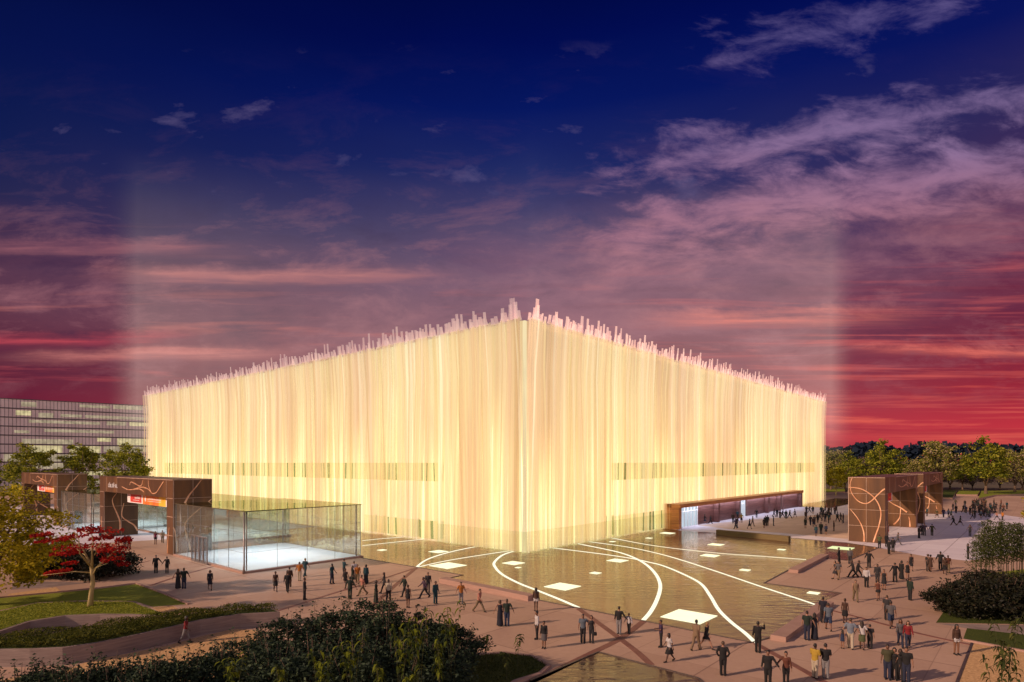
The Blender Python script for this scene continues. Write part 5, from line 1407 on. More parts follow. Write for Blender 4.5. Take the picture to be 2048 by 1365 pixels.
def bottom_mesh(sex, pose, kind):
    k = ('bot', sex, pose, kind)
    if k in _cache: return _cache[k]
    p = pose_of(sex, pose); J = p.J; f = sex == 'w'; mb = MB(); pel, up = p.pel, p.up
    def ring(h, rx, ry, dy=0): q = pel + up * h; return (q.x, q.y + dy, q.z, rx, ry)
    if kind in ('trousers', 'shorts', 'cropped'):
        mb.rings([ring(-.13, .10, .09), ring(-.06, .176, .122), ring(.02, .172, .118), ring(.075, .160, .110)], 16)
        for i in (0, 1):
            h, kn, an = J['hip%d' % i], J['knee%d' % i], J['ank%d' % i]
            if kind == 'trousers': mb.tube([h + Vector((0, 0, .05)), h.lerp(kn, .3), kn, kn.lerp(an, .5), an.lerp(kn, -.06)], [.098, .098, .076, .072, .076] if not f else [.096, .094, .068, .062, .068], 12)
            elif kind == 'cropped': mb.tube([h + Vector((0, 0, .05)), h.lerp(kn, .3), kn, kn.lerp(an, .55)], [.098, .096, .072, .066], 12)
            else: mb.tube([h + Vector((0, 0, .05)), h.lerp(kn, .4), h.lerp(kn, .98 if not f else .35)], [.098, .104, .100 if not f else .102], 12)
    else:
        # skirts hang from the waist and follow the spread of the legs
        kx = [J['knee0'], J['knee1']]; ax = [J['ank0'], J['ank1']]
        sp = max(abs(kx[0].y - kx[1].y), .02); cy = (kx[0].y + kx[1].y) / 2; sa = max(abs(ax[0].y - ax[1].y), .02); ca = (ax[0].y + ax[1].y) / 2
        kz = (kx[0].z + kx[1].z) / 2
        rs = [ring(.075, .150, .108), ring(.0, .172, .122), ring(-.08, .182, .132)]
        if kind == 'skirt': rs += [(0, cy * .6, pel.z - .25, .19, .13 + sp * .35), (0, cy, kz + .03, .205, .135 + sp * .5)]
        elif kind == 'mini': rs += [(0, cy * .4, pel.z - .24, .192, .13 + sp * .3)]
        else: rs += [(0, cy * .6, pel.z - .25, .188, .13 + sp * .35), (0, cy, kz, .195, .13 + sp * .5), (0, ca, .28, .215, .15 + sa * .5), (0, ca, .07, .235, .17 + sa * .5)]
        mb.rings(rs[::-1], 18)
    me = remesh(mb, .019, 'bottom', 1); me.materials.clear(); me.materials.append(None); _cache[k] = me; return me
def shoe_mesh(sex, pose, i):
    k = ('shoe', sex, pose, i)
    if k in _cache: return _cache[k]
    p = pose_of(sex, pose); J = p.J; an = J['ank%d' % i]; b = J['shin%d' % i]; mb = MB()
    pit = max(min(b, .5), -.75); fw = Vector((0, -math.cos(pit * .8), -math.sin(-pit * .8) * 1.0)) if an.z > .11 else Vector((0, -1, 0)); 
    if an.z > .11: fw = Vector((0, -math.cos(.55), -math.sin(.55))) if b < 0 else Vector((0, -math.cos(.2), math.sin(.12)))
    upv = Vector((0, 0, 1)); dn = -upv
    mb.tube([an + fw * -.055 + dn * .035, an + fw * .02 + dn * .030, an + fw * .10 + dn * .045, an + fw * .17 + dn * .052, an + fw * .19 + dn * .054], [.038, .046, .042, .034, .014], 10)
    mb.tube([an + Vector((0, 0, .03)), an + dn * .03], [.042, .046], 10)
    me = mb.mesh('shoe'); me.materials.append(None); _cache[k] = me; return me
def hair_mesh(sex, pose, kind):
    k = ('hair', sex, pose, kind)
    if k in _cache: return _cache[k]
    p = pose_of(sex, pose); h = p.headc; mb = MB(); x, y, z = h
    mb.rings([(x, y + .05, z - .035, .066, .055), (x, y + .032, z + .0, .080, .078), (x, y + .014, z + .045, .085, .100), (x, y + .010, z + .085, .074, .094), (x, y + .010, z + .118, .050, .066), (x, y + .010, z + .134, .014, .02)], 14)
    if kind == 'long':
        mb.rings([(x, y + .105, z - .31, .060, .028), (x, y + .085, z - .2, .095, .04), (x, y + .06, z - .08, .092, .055), (x, y + .045, z + .03, .084, .06)], 12)
        for sd in (1, -1): mb.tube([(x + sd * .07, y - .03, z + .05), (x + sd * .086, y - .01, z - .06), (x + sd * .085, y + .01, z - .2)], [.026, .026, .016], 7)
    elif kind == 'bun': mb.ball((x, y + .105, z + .05), .05, .05, .05)
    elif kind == 'bob':
        mb.rings([(x, y + .05, z - .115, .085, .062), (x, y + .045, z - .04, .094, .075), (x, y + .03, z + .03, .09, .08)], 12)
        for sd in (1, -1): mb.tube([(x + sd * .07, y - .03, z + .06), (x + sd * .088, y - .01, z - .03), (x + sd * .08, y, z - .11)], [.026, .028, .016], 7)
    elif kind == 'big': mb.ball((x, y + .02, z + .05), .125, .12, .11, 12, 8)
    me = remesh(mb, .012, 'hair', 1); me.materials.clear(); me.materials.append(None); _cache[k] = me; return me

CLOTH = {'black': (.010, .010, .012), 'dark': (.022, .021, .026), 'charcoal': (.045, .043, .048), 'grey': (.16, .15, .16), 'light grey': (.36, .35, .36), 'white': (.62, .60, .60), 'cream': (.55, .48, .36), 'pale blue': (.27, .33, .42),
         'light blue': (.17, .22, .28), 'blue': (.024, .05, .13), 'navy': (.012, .015, .035), 'denim': (.022, .034, .085), 'teal': (.010, .085, .11), 'dark green': (.012, .035, .022), 'green': (.02, .13, .05), 'olive': (.085, .085, .035), 'leaf green': (.12, .15, .055),
         'khaki': (.30, .22, .12), 'tan': (.36, .24, .14), 'brown': (.10, .045, .025), 'rust': (.20, .06, .03), 'orange': (.55, .19, .025), 'yellow': (.50, .33, .035), 'pink': (.56, .24, .17), 'magenta': (.36, .03, .12), 'red': (.33, .014, .022), 'purple': (.07, .035, .11), 'dusky purple': (.12, .07, .12)}
SKINS = [(.22, .11, .065), (.26, .14, .09), (.10, .045, .026), (.16, .075, .042), (.06, .026, .016)]
HAIRS = [(.010, .008, .007), (.018, .011, .008), (.05, .028, .015), (.012, .010, .010), (.22, .14, .05)]
rp_ = random.Random(99)
def cm(c): return mat_plain('cloth_' + c.replace(' ', '_'), tuple(k * (.45 if max(CLOTH[c]) < .5 else .62) for k in CLOTH[c]), .85)
def slot(o, m, i=0):
    o.material_slots[i].link = 'OBJECT'; o.material_slots[i].material = m
def person(px, py, sex, pose, top, sleeve, bot_c, bot, label, rot=None, h=1.75, hair=None, skin=None, hairc=None, group=None, xyz=None, shoe='black', parts=True):
    x, y, z = xyz if xyz else P(px, py)
    z = z + .006
    if rot is None: rot = rp_.uniform(-180, 180)
    # turn given relative to the viewer: 0 faces the camera, 180 shows the back, 90 walks to the right
    rz = R(rot) - math.atan2(x, y)
    hair = hair or ('short' if sex == 'm' else rp_.choice(['long', 'bob', 'bun', 'long']))
    sk = SKINS[skin if skin is not None else rp_.randrange(5)]; hc = HAIRS[hairc if hairc is not None else rp_.randrange(4)]
    skm = mat_plain('skin', sk, .5); hm = mat_plain('hair_tone', hc, .5)
    one = bot == top   # dress
    r = empty('person', (x, y, z), rz); s = h / 1.75 * rp_.uniform(.985, 1.01); r.scale = (s, s, s)
    tag(r, label, 'child' if h < 1.5 else 'person', group)
    def part(name, me, m):
        o = bpy.data.objects.new(name, me); COL.objects.link(o); o.parent = r; slot(o, m); return o
    part('body', body_mesh(sex, pose), skm)
    part('hair', hair_mesh(sex, pose, hair), hm)
    part({'coat': 'coat', 'none': 'vest'}.get(sleeve, 'shirt'), top_mesh(sex, pose, sleeve), cm(top))
    part({'skirt': 'skirt', 'mini': 'skirt', 'long': 'dress', 'trousers': 'trousers', 'shorts': 'shorts', 'cropped': 'trousers'}[bot], bottom_mesh(sex, pose, bot), cm(bot_c))
    for i in (0, 1): part('shoe', shoe_mesh(sex, pose, i), cm(shoe))
    return r
def far_person(x, y, sex, pose, top, sleeve, bot_c, bot, label, group, rot, h=1.75, hair=None):
    """a distant figure: one mesh, its parts too small to show"""
    hair = hair or ('short' if sex == 'm' else 'bob')
    k = ('far', sex, pose, sleeve, bot, hair)
    if k not in _cache:
        b = bmesh.new()
        for mi, me in enumerate((body_mesh(sex, pose), hair_mesh(sex, pose, hair), top_mesh(sex, pose, sleeve), bottom_mesh(sex, pose, bot), shoe_mesh(sex, pose, 0), shoe_mesh(sex, pose, 1))):
            n0 = len(b.faces); b.from_mesh(me); b.faces.ensure_lookup_table()
            for f_ in b.faces[n0:]: f_.material_index = min(mi, 4); f_.smooth = True
        me = bpy.data.meshes.new('person'); b.to_mesh(me); b.free()
        for i in range(5): me.materials.append(None)
        _cache[k] = me
    o = bpy.data.objects.new('person', _cache[k]); COL.objects.link(o)
    o.location = (x, y, .006); o.rotation_euler = (0, 0, R(rot) - math.atan2(x, y)); s = h / 1.75; o.scale = (s, s, s)
    for i, m in enumerate((mat_plain('skin', SKINS[rp_.randrange(5)], .5), mat_plain('hair_tone', HAIRS[rp_.randrange(4)], .5), cm(top), cm(bot_c), cm('black'))): slot(o, m, i)
    tag(o, label, 'person', group); return o

G1 = 'people on the near paving'
NEAR = [
 # px, py, sex, pose, top, sleeve, bottom colour, bottom, label, rot, extras
 (1166, 1286, 'm', 'round_l', 'light blue', 'short', 'dark', 'trousers', 'man in light blue shirt with an arm round a woman carrying a handbag', 0, {}),
 (1183, 1286, 'w', 'stand', 'dark', 'none', 'charcoal', 'trousers', 'woman in dark sleeveless top holding a black handbag', 0, {'hairc': 2, 'hair': 'bob', 'h': 1.68}),
 (1238, 1269, 'm', 'hold_r', 'black', 'long', 'light grey', 'trousers', 'man in black jacket and pale trousers holding a small boy by the hand', 160, {'h': 1.78}),
 (1258, 1268, 'm', 'open', 'white', 'long', 'black', 'trousers', 'small boy in white shirt and black trousers beside the man in black jacket', -30, {'h': 1.3}),
 (1322, 1295, 'm', 'front', 'purple', 'short', 'dark', 'trousers', 'boy in purple shirt standing at the pool edge beside the largest glowing square', -80, {'h': 1.62}),
 (1339, 1324, 'w', 'walk', 'white', 'short', 'black', 'skirt', 'woman in white shirt and black skirt walking between the two pools', -60, {'h': 1.6, 'hair': 'bob'}),
 (1392, 1301, 'm', 'walk2', 'tan', 'short', 'tan', 'trousers', 'man all in tan walking with a woman in black boots past the pool', 150, {'h': 1.8}),
 (1412, 1298, 'w', 'stride', 'black', 'long', 'black', 'mini', 'fair-haired woman in short black dress and boots striding by the pool', 60, {'hairc': 4, 'hair': 'bob', 'h': 1.7}),
 (1446, 1352, 'm', 'pockets', 'black', 'long', 'black', 'trousers', 'man all in black with hands in his pockets, seen from behind', 180, {'h': 1.78}),
 (1516, 1306, 'm', 'raise', 'black', 'long', 'black', 'trousers', 'man all in black raising one hand to his face at the pool corner', 175, {'h': 1.8}),
 (1536, 1373, 'm', 'hold_l', 'black', 'long', 'black', 'trousers', 'man in black holding hands with a woman at the bottom edge', 0, {'h': 1.78}),
 (1572, 1372, 'w', 'hold_r', 'rust', 'long', 'black', 'trousers', 'woman in rust-red top holding hands with a man in black, front right', 0, {'h': 1.7, 'hair': 'bun'}),
 (1630, 1357, 'm', 'front', 'yellow', 'short', 'cream', 'trousers', 'man in yellow shirt and pale trousers standing in the front right', 150, {'h': 1.76}),
 (1651, 1358, 'm', 'front', 'black', 'short', 'light grey', 'trousers', 'man in black shirt and pale trousers beside the man in yellow', 180, {'h': 1.76}),
 (1775, 1359, 'm', 'round_l', 'olive', 'short', 'denim', 'trousers', 'man in olive shirt and jeans, left of four linked friends', 5, {'h': 1.78}),
 (1789, 1360, 'w', 'stand', 'black', 'none', 'black', 'trousers', 'woman in black, second from left of four linked friends', 0, {'h': 1.62, 'hair': 'bob'}),
 (1801, 1362, 'w', 'round_b', 'black', 'short', 'dark', 'trousers', 'woman in black, third of four linked friends', -5, {'h': 1.62}),
 (1813, 1366, 'm', 'round_r', 'black', 'short', 'denim', 'trousers', 'man in black shirt and jeans, right of four linked friends', -5, {'h': 1.78}),
 (1685, 1298, 'w', 'stand', 'blue', 'none', 'blue', 'mini', 'little girl in blue dress holding on to a man in pale clothes', 180, {'h': 1.12}),
 (1701, 1298, 'm', 'hold_b', 'pale blue', 'short', 'cream', 'trousers', 'man in pale shirt and cream trousers walking with his family', 180, {'h': 1.8}),
 (1724, 1299, 'w', 'hold_b', 'white', 'short', 'leaf green', 'skirt', 'woman in white top and green skirt walking with her family', 180, {'h': 1.66}),
 (1740, 1298, 'm', 'stand', 'dark', 'short', 'black', 'trousers', 'boy in dark clothes, right of the walking family', 180, {'h': 1.42}),
 (1801, 1294, 'w', 'walk', 'grey', 'long', 'denim', 'trousers', 'long-haired woman in grey top and jeans beside one in red', 5, {'hair': 'long', 'h': 1.7}),
 (1816, 1299, 'w', 'walk2', 'red', 'long', 'denim', 'trousers', 'long-haired woman in red top and jeans', 5, {'hair': 'long', 'h': 1.7}),
 (1913, 1310, 'w', 'stand', 'brown', 'long', 'white', 'shorts', 'long-haired woman in white shorts beside the sandy gravel', 40, {'hair': 'long', 'h': 1.72, 'skin': 3}),
 (1614, 1281, 'm', 'round_r', 'dark green', 'short', 'denim', 'trousers', 'man in dark green shirt and blue jeans by the right pool kerb', 180, {'h': 1.8}),
 (1629, 1280, 'w', 'round_l', 'navy', 'none', 'navy', 'long', 'woman in long dark dress beside the man in green', 180, {'h': 1.68}),
 (1646, 1246, 'm', 'stand', 'navy', 'short', 'dark', 'trousers', 'man in navy half hidden behind a man in blue shorts near the pool', 180, {}),
 (1657, 1261, 'm', 'walk', 'light blue', 'short', 'blue', 'shorts', 'man in grey-blue shirt and blue shorts walking away near the pool tip', 190, {'h': 1.8}),
 (1690, 1247, 'w', 'stand', 'brown', 'none', 'black', 'skirt', 'woman in brown and black dress standing alone right of the pool tip', 170, {'h': 1.68, 'hair': 'bun'}),
 (1774, 1241, 'm', 'stand', 'charcoal', 'short', 'dark', 'trousers', 'man in charcoal partly behind a second man in blue shorts', 180, {}),
 (1782, 1256, 'm', 'walk2', 'grey', 'short', 'blue', 'shorts', 'man in grey shirt and blue shorts in the middle of the right paving', 190, {'h': 1.8}),
 (1711, 1203, 'm', 'walk', 'tan', 'none', 'khaki', 'trousers', 'bare-armed man in tan vest and khaki trousers walking', 10, {'h': 1.78, 'skin': 1}),
 (1756, 1201, 'w', 'walk2', 'rust', 'none', 'black', 'mini', 'big-haired woman in rust top and short black skirt seen from behind', 185, {'hair': 'big', 'h': 1.7}),
 (1820, 1201, 'm', 'stand', 'dark green', 'coat', 'dark', 'trousers', 'man in long dark green coat alone, above the right dark shrubs', 140, {'h': 1.8}),
 (1733, 1175, 'm', 'stand', 'white', 'long', 'black', 'trousers', 'man in white shirt and dark tie with black trousers', 5, {'h': 1.78}),
 (1755, 1167, 'm', 'stand', 'charcoal', 'coat', 'charcoal', 'trousers', 'grey-jacketed man behind the big-haired woman', 0, {'hair': 'short'}),
 (1768, 1180, 'w', 'stand', 'dark', 'none', 'dark', 'skirt', 'woman in dark dress right of the big-haired woman', 0, {'hair': 'bun'}),
 (1790, 1165, 'm', 'open', 'black', 'coat', 'black', 'trousers', 'man in black suit with an arm out, beside a woman in long black', -150, {'h': 1.8}),
 (1803, 1159, 'w', 'stand', 'black', 'long', 'black', 'long', 'woman in long black gown right of the man in black suit', 150, {'h': 1.74}),
 (1815, 1161, 'w', 'stand', 'black', 'none', 'dark', 'mini', 'woman in short black dress right of the long black gown', 0, {}),
 (1822, 1142, 'w', 'walk', 'dark', 'none', 'dark', 'skirt', 'bare-shouldered woman in dark dress walking behind the long black gown', 10, {'hair': 'bun'}),
 (1856, 1143, 'w', 'walk2', 'dark', 'short', 'black', 'trousers', 'curly-haired person in dark clothes walking away arm in arm', 180, {'hair': 'big'}),
 (1861, 1144, 'w', 'walk', 'brown', 'none', 'brown', 'skirt', 'woman in brown dress beside the curly-haired person', 170, {}),
 (1881, 1140, 'm', 'open', 'black', 'coat', 'black', 'trousers', 'tall man in black suit next to a woman in brown, right paving', 180, {'h': 1.85}),
 (1890, 1149, 'w', 'walk', 'brown', 'short', 'black', 'skirt', 'woman in brown top and black skirt in front of the tall suited man', 5, {}),
 (1896, 1146, 'm', 'stand', 'rust', 'short', 'khaki', 'trousers', 'man in rust shirt and khaki trousers at the right of that trio', 20, {}),
 (1936, 1119, 'm', 'stand', 'navy', 'coat', 'dark', 'trousers', 'person in navy coat standing at the left edge of the bamboo', 90, {'h': 1.8}),
 (1678, 1128, 'm', 'open', 'dark', 'coat', 'dark', 'trousers', 'man in dark jacket by the purple water, behind a man in grey', -100, {}),
 (1671, 1158, 'w', 'walk', 'charcoal', 'none', 'charcoal', 'skirt', 'woman in charcoal partly hidden left of the man in grey', -60, {}),
 (1677, 1159, 'm', 'walk', 'grey', 'short', 'tan', 'trousers', 'man in grey shirt and tan trousers at the pointed paving', -20, {}),
 (1700, 1129, 'm', 'stand', 'grey', 'long', 'charcoal', 'trousers', 'man in grey in front of the greenish glowing square', 180, {}),
 (1706, 1155, 'm', 'stride', 'dark', 'coat', 'black', 'trousers', 'man in black with a very long stride, left of two', -90, {}),
 (1716, 1156, 'm', 'stride', 'black', 'coat', 'black', 'trousers', 'man in black striding, right of two overlapping walkers', 90, {}),
 (1738, 1136, 'm', 'open', 'black', 'coat', 'black', 'trousers', 'man in dark suit alone at the pool edge below the right gate', 180, {'h': 1.8}),
 (1759, 1097, 'm', 'stand', 'leaf green', 'short', 'black', 'trousers', 'man in pale green shirt at the foot of the right gate', 180, {}),
 (1773, 1094, 'm', 'stand', 'dark', 'long', 'black', 'trousers', 'man in dark clothes close to the gate corner, back left of three', 40, {}),
 (1778, 1109, 'm', 'front', 'black', 'coat', 'black', 'trousers', 'man in black coat, front of three beside the gate corner', 150, {}),
 (1786, 1105, 'm', 'stand', 'dark', 'coat', 'black', 'trousers', 'man in dark suit, right of three beside the gate corner', 200, {}),
 (1795, 1090, 'm', 'stride', 'grey', 'short', 'grey', 'trousers', 'man in grey striding to the right by the gate corner', 80, {}),
 (1776, 1071, 'w', 'stand', 'red', 'none', 'red', 'skirt', 'woman in red dress standing inside the near right gate', 90, {}),
 (1838, 1077, 'm', 'stand', 'black', 'long', 'black', 'trousers', 'man in black, left of three talking behind the right gates', 60, {}),
 (1844, 1071, 'm', 'stand', 'dark', 'long', 'dark', 'trousers', 'man in dark clothes, middle of three talking behind the right gates', 0, {}),
 (1849, 1072, 'm', 'open', 'dusky purple', 'long', 'grey', 'trousers', 'man in dusky purple, right of three talking behind the right gates', 0, {'h': 1.85}),
 (1864, 1072, 'm', 'open', 'olive', 'coat', 'olive', 'trousers', 'man in olive alone on the lit paving behind the right gates', 180, {}),
 (1940, 1073, 'w', 'open', 'charcoal', 'none', 'dark', 'trousers', 'woman in charcoal alone, just above the tips of the bamboo', 0, {}),
 (1907, 1051, 'm', 'stride', 'black', 'coat', 'black', 'trousers', 'man in black suit in long stride on the lit paving', -80, {}),
 (1920, 1051, 'w', 'stride', 'dark', 'long', 'brown', 'skirt', 'woman in dark jacket walking just behind the striding man', 80, {}),
 # left half
 (1072, 1223, 'w', 'stand', 'brown', 'long', 'white', 'shorts', 'long-haired woman in brown top and white shorts at the end of the stone bench', 175, {'hair': 'long', 'skin': 4}),
 (1074, 1279, 'm', 'stand', 'white', 'long', 'black', 'trousers', 'man in white shirt and dark trousers, side on, beside a woman in grey skirt', -70, {}),
 (1088, 1297, 'w', 'stand', 'black', 'long', 'grey', 'skirt', 'woman in black top and grey skirt right of the man in white shirt', -20, {'h': 1.62, 'hair': 'bun'}),
 (1000, 1253, 'w', 'round_l', 'navy', 'none', 'navy', 'long', 'woman in long dark dress hugged by the man in blue jeans', 180, {'hair': 'bob'}),
 (1014, 1253, 'm', 'round_r', 'dark green', 'short', 'blue', 'trousers', 'man in dark shirt and blue jeans, arm round a woman in long dress', 180, {'h': 1.82}),
 (958, 1224, 'm', 'stride', 'pink', 'short', 'khaki', 'trousers', 'man in pink shirt and khaki trousers striding below the bench', 60, {'h': 1.78}),
 (922, 1209, 'm', 'open', 'orange', 'short', 'light grey', 'trousers', 'man in orange shirt and pale trousers left of the striding man in pink', 20, {}),
 (871, 1208, 'm', 'stand', 'teal', 'long', 'teal', 'trousers', 'man in teal shirt and jeans standing alone near the thicket', 40, {}),
 (849, 1196, 'm', 'stride', 'dusky purple', 'long', 'charcoal', 'trousers', 'man in grey-purple striding left of the man in teal', -80, {}),
 (856, 1185, 'm', 'walk', 'charcoal', 'coat', 'charcoal', 'trousers', 'man in charcoal suit behind the striding man in grey-purple', 0, {}),
 (809, 1193, 'm', 'walk', 'dark green', 'long', 'dark', 'trousers', 'man in dark jacket above a woman in short black dress', -60, {}),
 (816, 1216, 'w', 'stand', 'black', 'none', 'black', 'mini', 'woman in short black dress near the thicket top right', 160, {}),
 (752, 1206, 'w', 'stand', 'dark green', 'coat', 'dark green', 'long', 'woman in long dark green coat just above the thicket summit', 80, {}),
 (777, 1203, 'm', 'walk2', 'cream', 'long', 'black', 'trousers', 'man in cream shirt and black trousers right of the green coat', 170, {}),
 (769, 1186, 'w', 'walk', 'charcoal', 'coat', 'dark', 'trousers', 'woman in dark coat behind the man in cream shirt', -100, {'hair': 'long'}),
 (725, 1191, 'm', 'stride', 'pink', 'short', 'khaki', 'trousers', 'man in pink shirt and khaki trousers walking in the left crowd', -70, {'h': 1.78}),
 (700, 1198, 'm', 'open', 'dark green', 'coat', 'dark green', 'trousers', 'man in dark green suit seen from behind above the thicket', 170, {'h': 1.8}),
 (732, 1168, 'w', 'stand', 'teal', 'coat', 'dark', 'long', 'person in long dark teal coat at the right of the left crowd', 170, {}),
 (715, 1167, 'm', 'walk', 'orange', 'short', 'khaki', 'trousers', 'man in orange shirt and khaki trousers inside the left crowd', 0, {}),
 (708, 1160, 'm', 'stand', 'white', 'short', 'dark', 'trousers', 'man in white shirt at the back of the left crowd', 180, {}),
 (705, 1171, 'w', 'stand', 'dark green', 'long', 'dark green', 'skirt', 'woman in dark green in front of the man in white', 90, {}),
 (691, 1176, 'w', 'walk', 'black', 'none', 'black', 'mini', 'woman in short black dress at the left of the left crowd', -20, {'hair': 'bun'}),
 (688, 1155, 'm', 'front', 'teal', 'long', 'dark', 'trousers', 'man in dark teal behind the short black dress, left crowd', 120, {}),
 (664, 1168, 'm', 'open', 'teal', 'short', 'denim', 'trousers', 'man in teal shirt and jeans walking left of the left crowd', 60, {'h': 1.8}),
 (610, 1154, 'm', 'walk', 'teal', 'short', 'teal', 'trousers', 'grey-haired man in teal arm in arm with a man in orange', 150, {'hairc': 4, 'h': 1.8}),
 (599, 1162, 'm', 'open', 'orange', 'long', 'cream', 'trousers', 'man in orange top and cream trousers by the glass pavilion', 170, {}),
 (609, 1200, 'm', 'stand', 'charcoal', 'long', 'charcoal', 'trousers', 'man in charcoal side on, nearest of those by the pavilion', 80, {}),
 (575, 1185, 'm', 'walk', 'black', 'coat', 'black', 'trousers', 'man in black walking, hiding another person behind him', 170, {}),
 (579, 1175, 'm', 'stand', 'brown', 'long', 'brown', 'trousers', 'person in brown almost hidden behind the walking man in black', 180, {}),
 (551, 1183, 'w', 'walk', 'brown', 'none', 'black', 'skirt', 'woman in black dress below the corner of the glass pavilion', 5, {'hair': 'bun'}),
 (420, 1180, 'w', 'walk', 'navy', 'coat', 'navy', 'skirt', 'woman in navy coat walking alone below the pavilion doors', 5, {'hairc': 2, 'hair': 'bob'}),
 (356, 1178, 'w', 'round_l', 'dark', 'none', 'dark', 'long', 'woman in long dark dress, left of an embracing pair near the left lawn', 180, {}),
 (368, 1178, 'm', 'round_r', 'dark green', 'short', 'denim', 'trousers', 'man in dark shirt and jeans embracing a woman near the left lawn', 180, {'h': 1.8}),
 (312, 1147, 'm', 'hold_l', 'black', 'long', 'black', 'trousers', 'man in black holding hands with a woman below the left gate', 0, {'h': 1.78}),
 (334, 1147, 'w', 'hold_r', 'black', 'long', 'black', 'trousers', 'woman in black holding hands with a man below the left gate', 0, {'h': 1.66, 'hair': 'bun'}),
 (371, 1287, 'w', 'walk', 'red', 'short', 'light grey', 'cropped', 'woman in red top and pale cropped trousers walking on the sandy gravel', 70, {'skin': 4, 'h': 1.68, 'hair': 'bob'}),
 (311, 1089, 'w', 'stand', 'magenta', 'none', 'black', 'mini', 'woman in magenta top and black skirt inside the left gate', 0, {}),
 (325, 1086, 'm', 'walk', 'cream', 'long', 'khaki', 'trousers', 'man in pale shirt and khaki trousers inside the left gate', 0, {}),
 (250, 1096, 'm', 'walk', 'dark', 'long', 'denim', 'trousers', 'man in dark clothes at the left gate, left of two', 180, {}),
 (258, 1098, 'm', 'walk2', 'charcoal', 'long', 'black', 'trousers', 'man in charcoal at the left gate, right of two', 170, {}),
 (200, 1079, 'w', 'stand', 'teal', 'coat', 'teal', 'skirt', 'person in teal coat at the foot of the left gate', 60, {}),
 (76, 1107, 'm', 'stand', 'grey', 'long', 'charcoal', 'trousers', 'person in grey behind the maple, leftmost of the cluster there', 30, {}),
 (92, 1109, 'm', 'stand', 'grey', 'coat', 'dark', 'trousers', 'man in grey coat, middle front of the cluster behind the maple', 180, {}),
 (111, 1108, 'w', 'stand', 'light grey', 'long', 'dark', 'trousers', 'person in light grey, right of the cluster behind the maple', 160, {}),
 (84, 1096, 'w', 'stand', 'dark green', 'long', 'dark', 'skirt', 'person in dark green at the back of the cluster behind the maple', 10, {}),
 (100, 1091, 'm', 'walk', 'dark', 'coat', 'dark', 'trousers', 'man in dark coat walking behind the maple cluster', 90, {}),
]
for (px, py, sex, pose, top, slv, bc, bt, lb, rot, ex) in NEAR:
    person(px, py, sex, pose, top, slv, bc, bt, lb, rot, group=G1, **ex)
# the handbag
x, y, _ = P(1190, 1287)
hb = MB(); hb.rings([(0, 0, 0, .13, .05), (0, 0, .06, .145, .058), (0, 0, .18, .13, .05), (0, 0, .22, .11, .035)], 12); hb.tube([(-.08, 0, .2), (-.05, 0, .34), (.05, 0, .34), (.08, 0, .2)], .012, 6)
bag = hb.build('handbag', cm('black')); bag.location = (x - .02, y, .47); bag['label'] = 'small black handbag in the hand of the woman by the pool'; bag['category'] = 'handbag'

# the middle distance by the entrance, and the far crowd
rf = random.Random(17)
DARKS = ['black', 'black', 'dark', 'dark', 'charcoal', 'navy', 'dark green', 'teal', 'brown']
def rand_far(px, py, place_, group, colour=None, pose=None, rot=None):
    sex = rf.choice('mmw'); top = colour or rf.choice(DARKS); bc = rf.choice(['black', 'dark', 'charcoal', 'denim'] if top not in ('khaki', 'grey') else ['khaki', 'grey'])
    pose = pose or rf.choice(['stand', 'stand', 'walk', 'walk2', 'stride', 'open']); slv = rf.choice(['long', 'coat']) if sex == 'm' else 'long'
    bt = 'trousers' if sex == 'm' else rf.choice(['trousers', 'skirt'])
    x, y, _ = P(px, py)
    far_person(x, y, sex, pose, top, slv, bc, bt, 'person in %s, %s' % ({'dark': 'dark grey'}.get(top, top), place_), group, rot if rot is not None else rf.uniform(-180, 180), rf.uniform(1.62, 1.84))
g2 = 'people between the pool and the wooden entrance'
for (px, py, c, lb, pose, rot) in [
  (1409, 1048, 'black', 'striding out of the wooden entrance, left of two', 'stride', 90), (1421, 1048, 'charcoal', 'following the striding man at the wooden entrance', 'walk', 90), (1466, 1046, 'brown', 'alone between the first two dark fins of the entrance', 'stand', 0),
  (1471, 1058, 'purple', 'nearest to the low olive wall, left of a close pair', 'walk', -60), (1474, 1056, 'navy', 'right of a close pair behind the low olive wall', 'walk2', 40), (1475, 1038, 'teal', 'farther back by the second fin wall', 'stand', 180), (1483, 1046, 'yellow', 'with bright top near the second fin wall', 'open', 0),
  (1499, 1058, 'navy', 'walking behind the middle of the low olive wall', 'walk', 60), (1505, 1053, 'khaki', 'walking right behind the one in navy', 'walk2', 120), (1513, 1036, 'black', 'with arms out before the glass doors', 'open', 0), (1528, 1056, 'black', 'front of a tight trio past the olive wall', 'open', 150),
  (1531, 1053, 'dark green', 'middle of a tight trio past the olive wall', 'stand', 180), (1535, 1052, 'charcoal', 'back of a tight trio past the olive wall', 'stand', 170), (1547, 1052, 'grey', 'standing alone right of the tight trio', 'stand', 90), (1548, 1034, 'black', 'leftmost of the line near the far fin wall', 'walk', 90),
  (1554, 1034, 'navy', 'second in the line near the far fin wall', 'stand', 0), (1560, 1037, 'brown', 'third in the line near the far fin wall', 'walk', 0), (1565, 1036, 'black', 'fourth in the line near the far fin wall', 'stride', 90), (1572, 1038, 'dark green', 'fifth in the line near the far fin wall', 'stand', 180),
  (1579, 1037, 'black', 'sixth in the line, long stride near the far fin wall', 'stride', 80), (1590, 1035, 'charcoal', 'last of the line near the far fin wall, walking left', 'walk', -80)]:
    rand_far(px, py, lb, g2, c, pose, rot)
g3 = 'crowd between the entrance and the right gate'
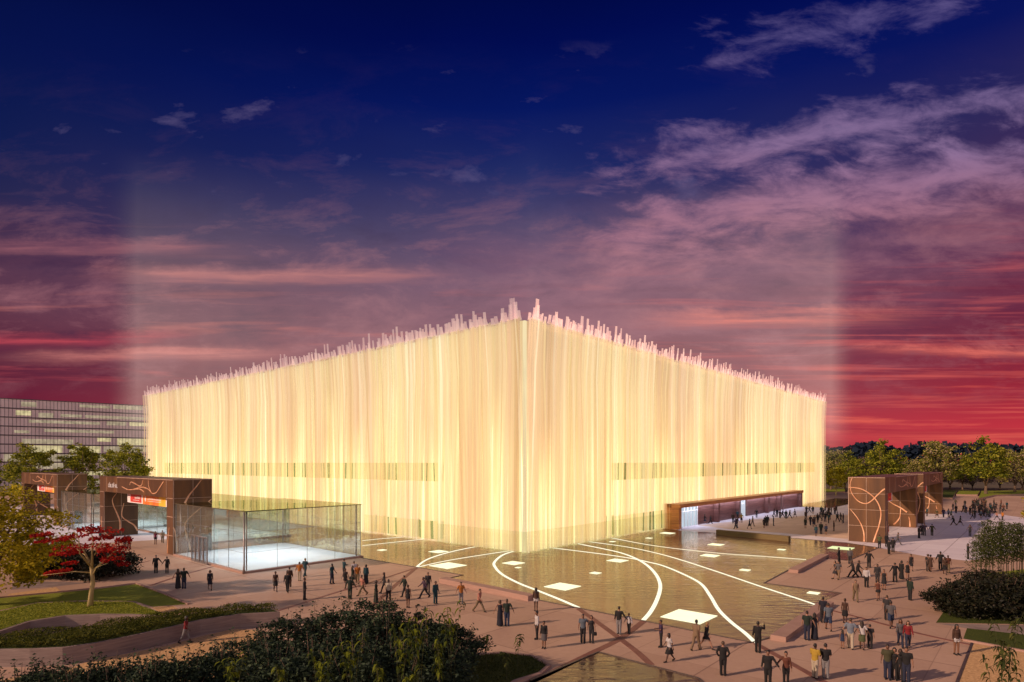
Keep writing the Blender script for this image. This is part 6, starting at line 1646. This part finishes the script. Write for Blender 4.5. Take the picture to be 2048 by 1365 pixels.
for (px, py) in [(1610, 1057), (1611, 1040), (1614, 1028), (1618, 1026), (1625, 1028), (1620, 1051), (1626, 1054), (1629, 1050), (1635, 1046), (1640, 1041), (1645, 1042), (1650, 1044), (1658, 1047), (1668, 1063), (1675, 1044), (1681, 1044), (1687, 1047), (1643, 1030), (1650, 1026), (1657, 1030), (1663, 1030), (1670, 1029), (1673, 1027), (1647, 1035), (1655, 1038), (1660, 1040)]:
    rand_far(px + rf.uniform(-1, 1), py, 'in the dense group between entrance and right gate', g3)
for (px, py, c, lb) in [(1632, 1073, 'teal', 'front left of the group by the right gate, seen from behind'), (1642, 1069, 'dark green', 'front middle of the group by the right gate'), (1652, 1070, 'blue', 'with a bright shirt, foremost of the group by the right gate')]:
    rand_far(px, py, lb, g3, c, 'stand', 180)
g4 = 'far crowd right of the gates'
CROWD = ['black', 'black', 'dark', 'dark', 'charcoal', 'dark green', 'navy', 'brown', 'olive', 'rust', 'teal', 'grey']
for i in range(62):
    px = rf.gauss(1965, 26); px = min(max(px, 1906), 2030); py = rf.uniform(1009, 1036) if px > 1925 else rf.uniform(1012, 1028)
    rand_far(px, py, 'in the dense far crowd right of the gates', g4, rf.choice(CROWD))
for (px, py, c, lb) in [(1854, 1033, 'teal', 'walking before the bright ribbon of the far gate'), (1874, 1036, 'olive', 'beside the far gate end, alone'), (1887, 1035, 'purple', 'just right of the far gate end'), (1897, 1034, 'pale blue', 'left of one in green near the far gate'), (1902, 1036, 'green', 'with a bright green top near the far gate'),
                         (1932, 1027, 'blue', 'with a vivid blue top at the front of the far crowd'), (1945, 1038, 'tan', 'in pale clothes walking in front of the far crowd'), (1962, 1037, 'light blue', 'with pale blue top in front of the far crowd'), (1980, 1034, 'dusky purple', 'in front right of the far crowd'), (2005, 1041, 'orange', 'farthest right of those before the crowd'), (1994, 1040, 'pink', 'with pink top before the far crowd')]:
    rand_far(px, py, lb, g4, c)
g5 = 'people beyond the far left gate'
for (px, py, c, lb) in [(52, 1037, 'navy', 'leftmost glimpsed through the yellow-green tree'), (58, 1038, 'charcoal', 'second glimpsed through the yellow-green tree'), (65, 1036, 'blue', 'third glimpsed through the yellow-green tree'), (72, 1037, 'dark', 'fourth glimpsed by the yellow-green tree'), (119, 1038, 'grey', 'in the opening of the far left gate, taller of two'), (124, 1040, 'dusky purple', 'in the opening of the far left gate, nearer of two')]:
    rand_far(px, py, lb, g5, c)
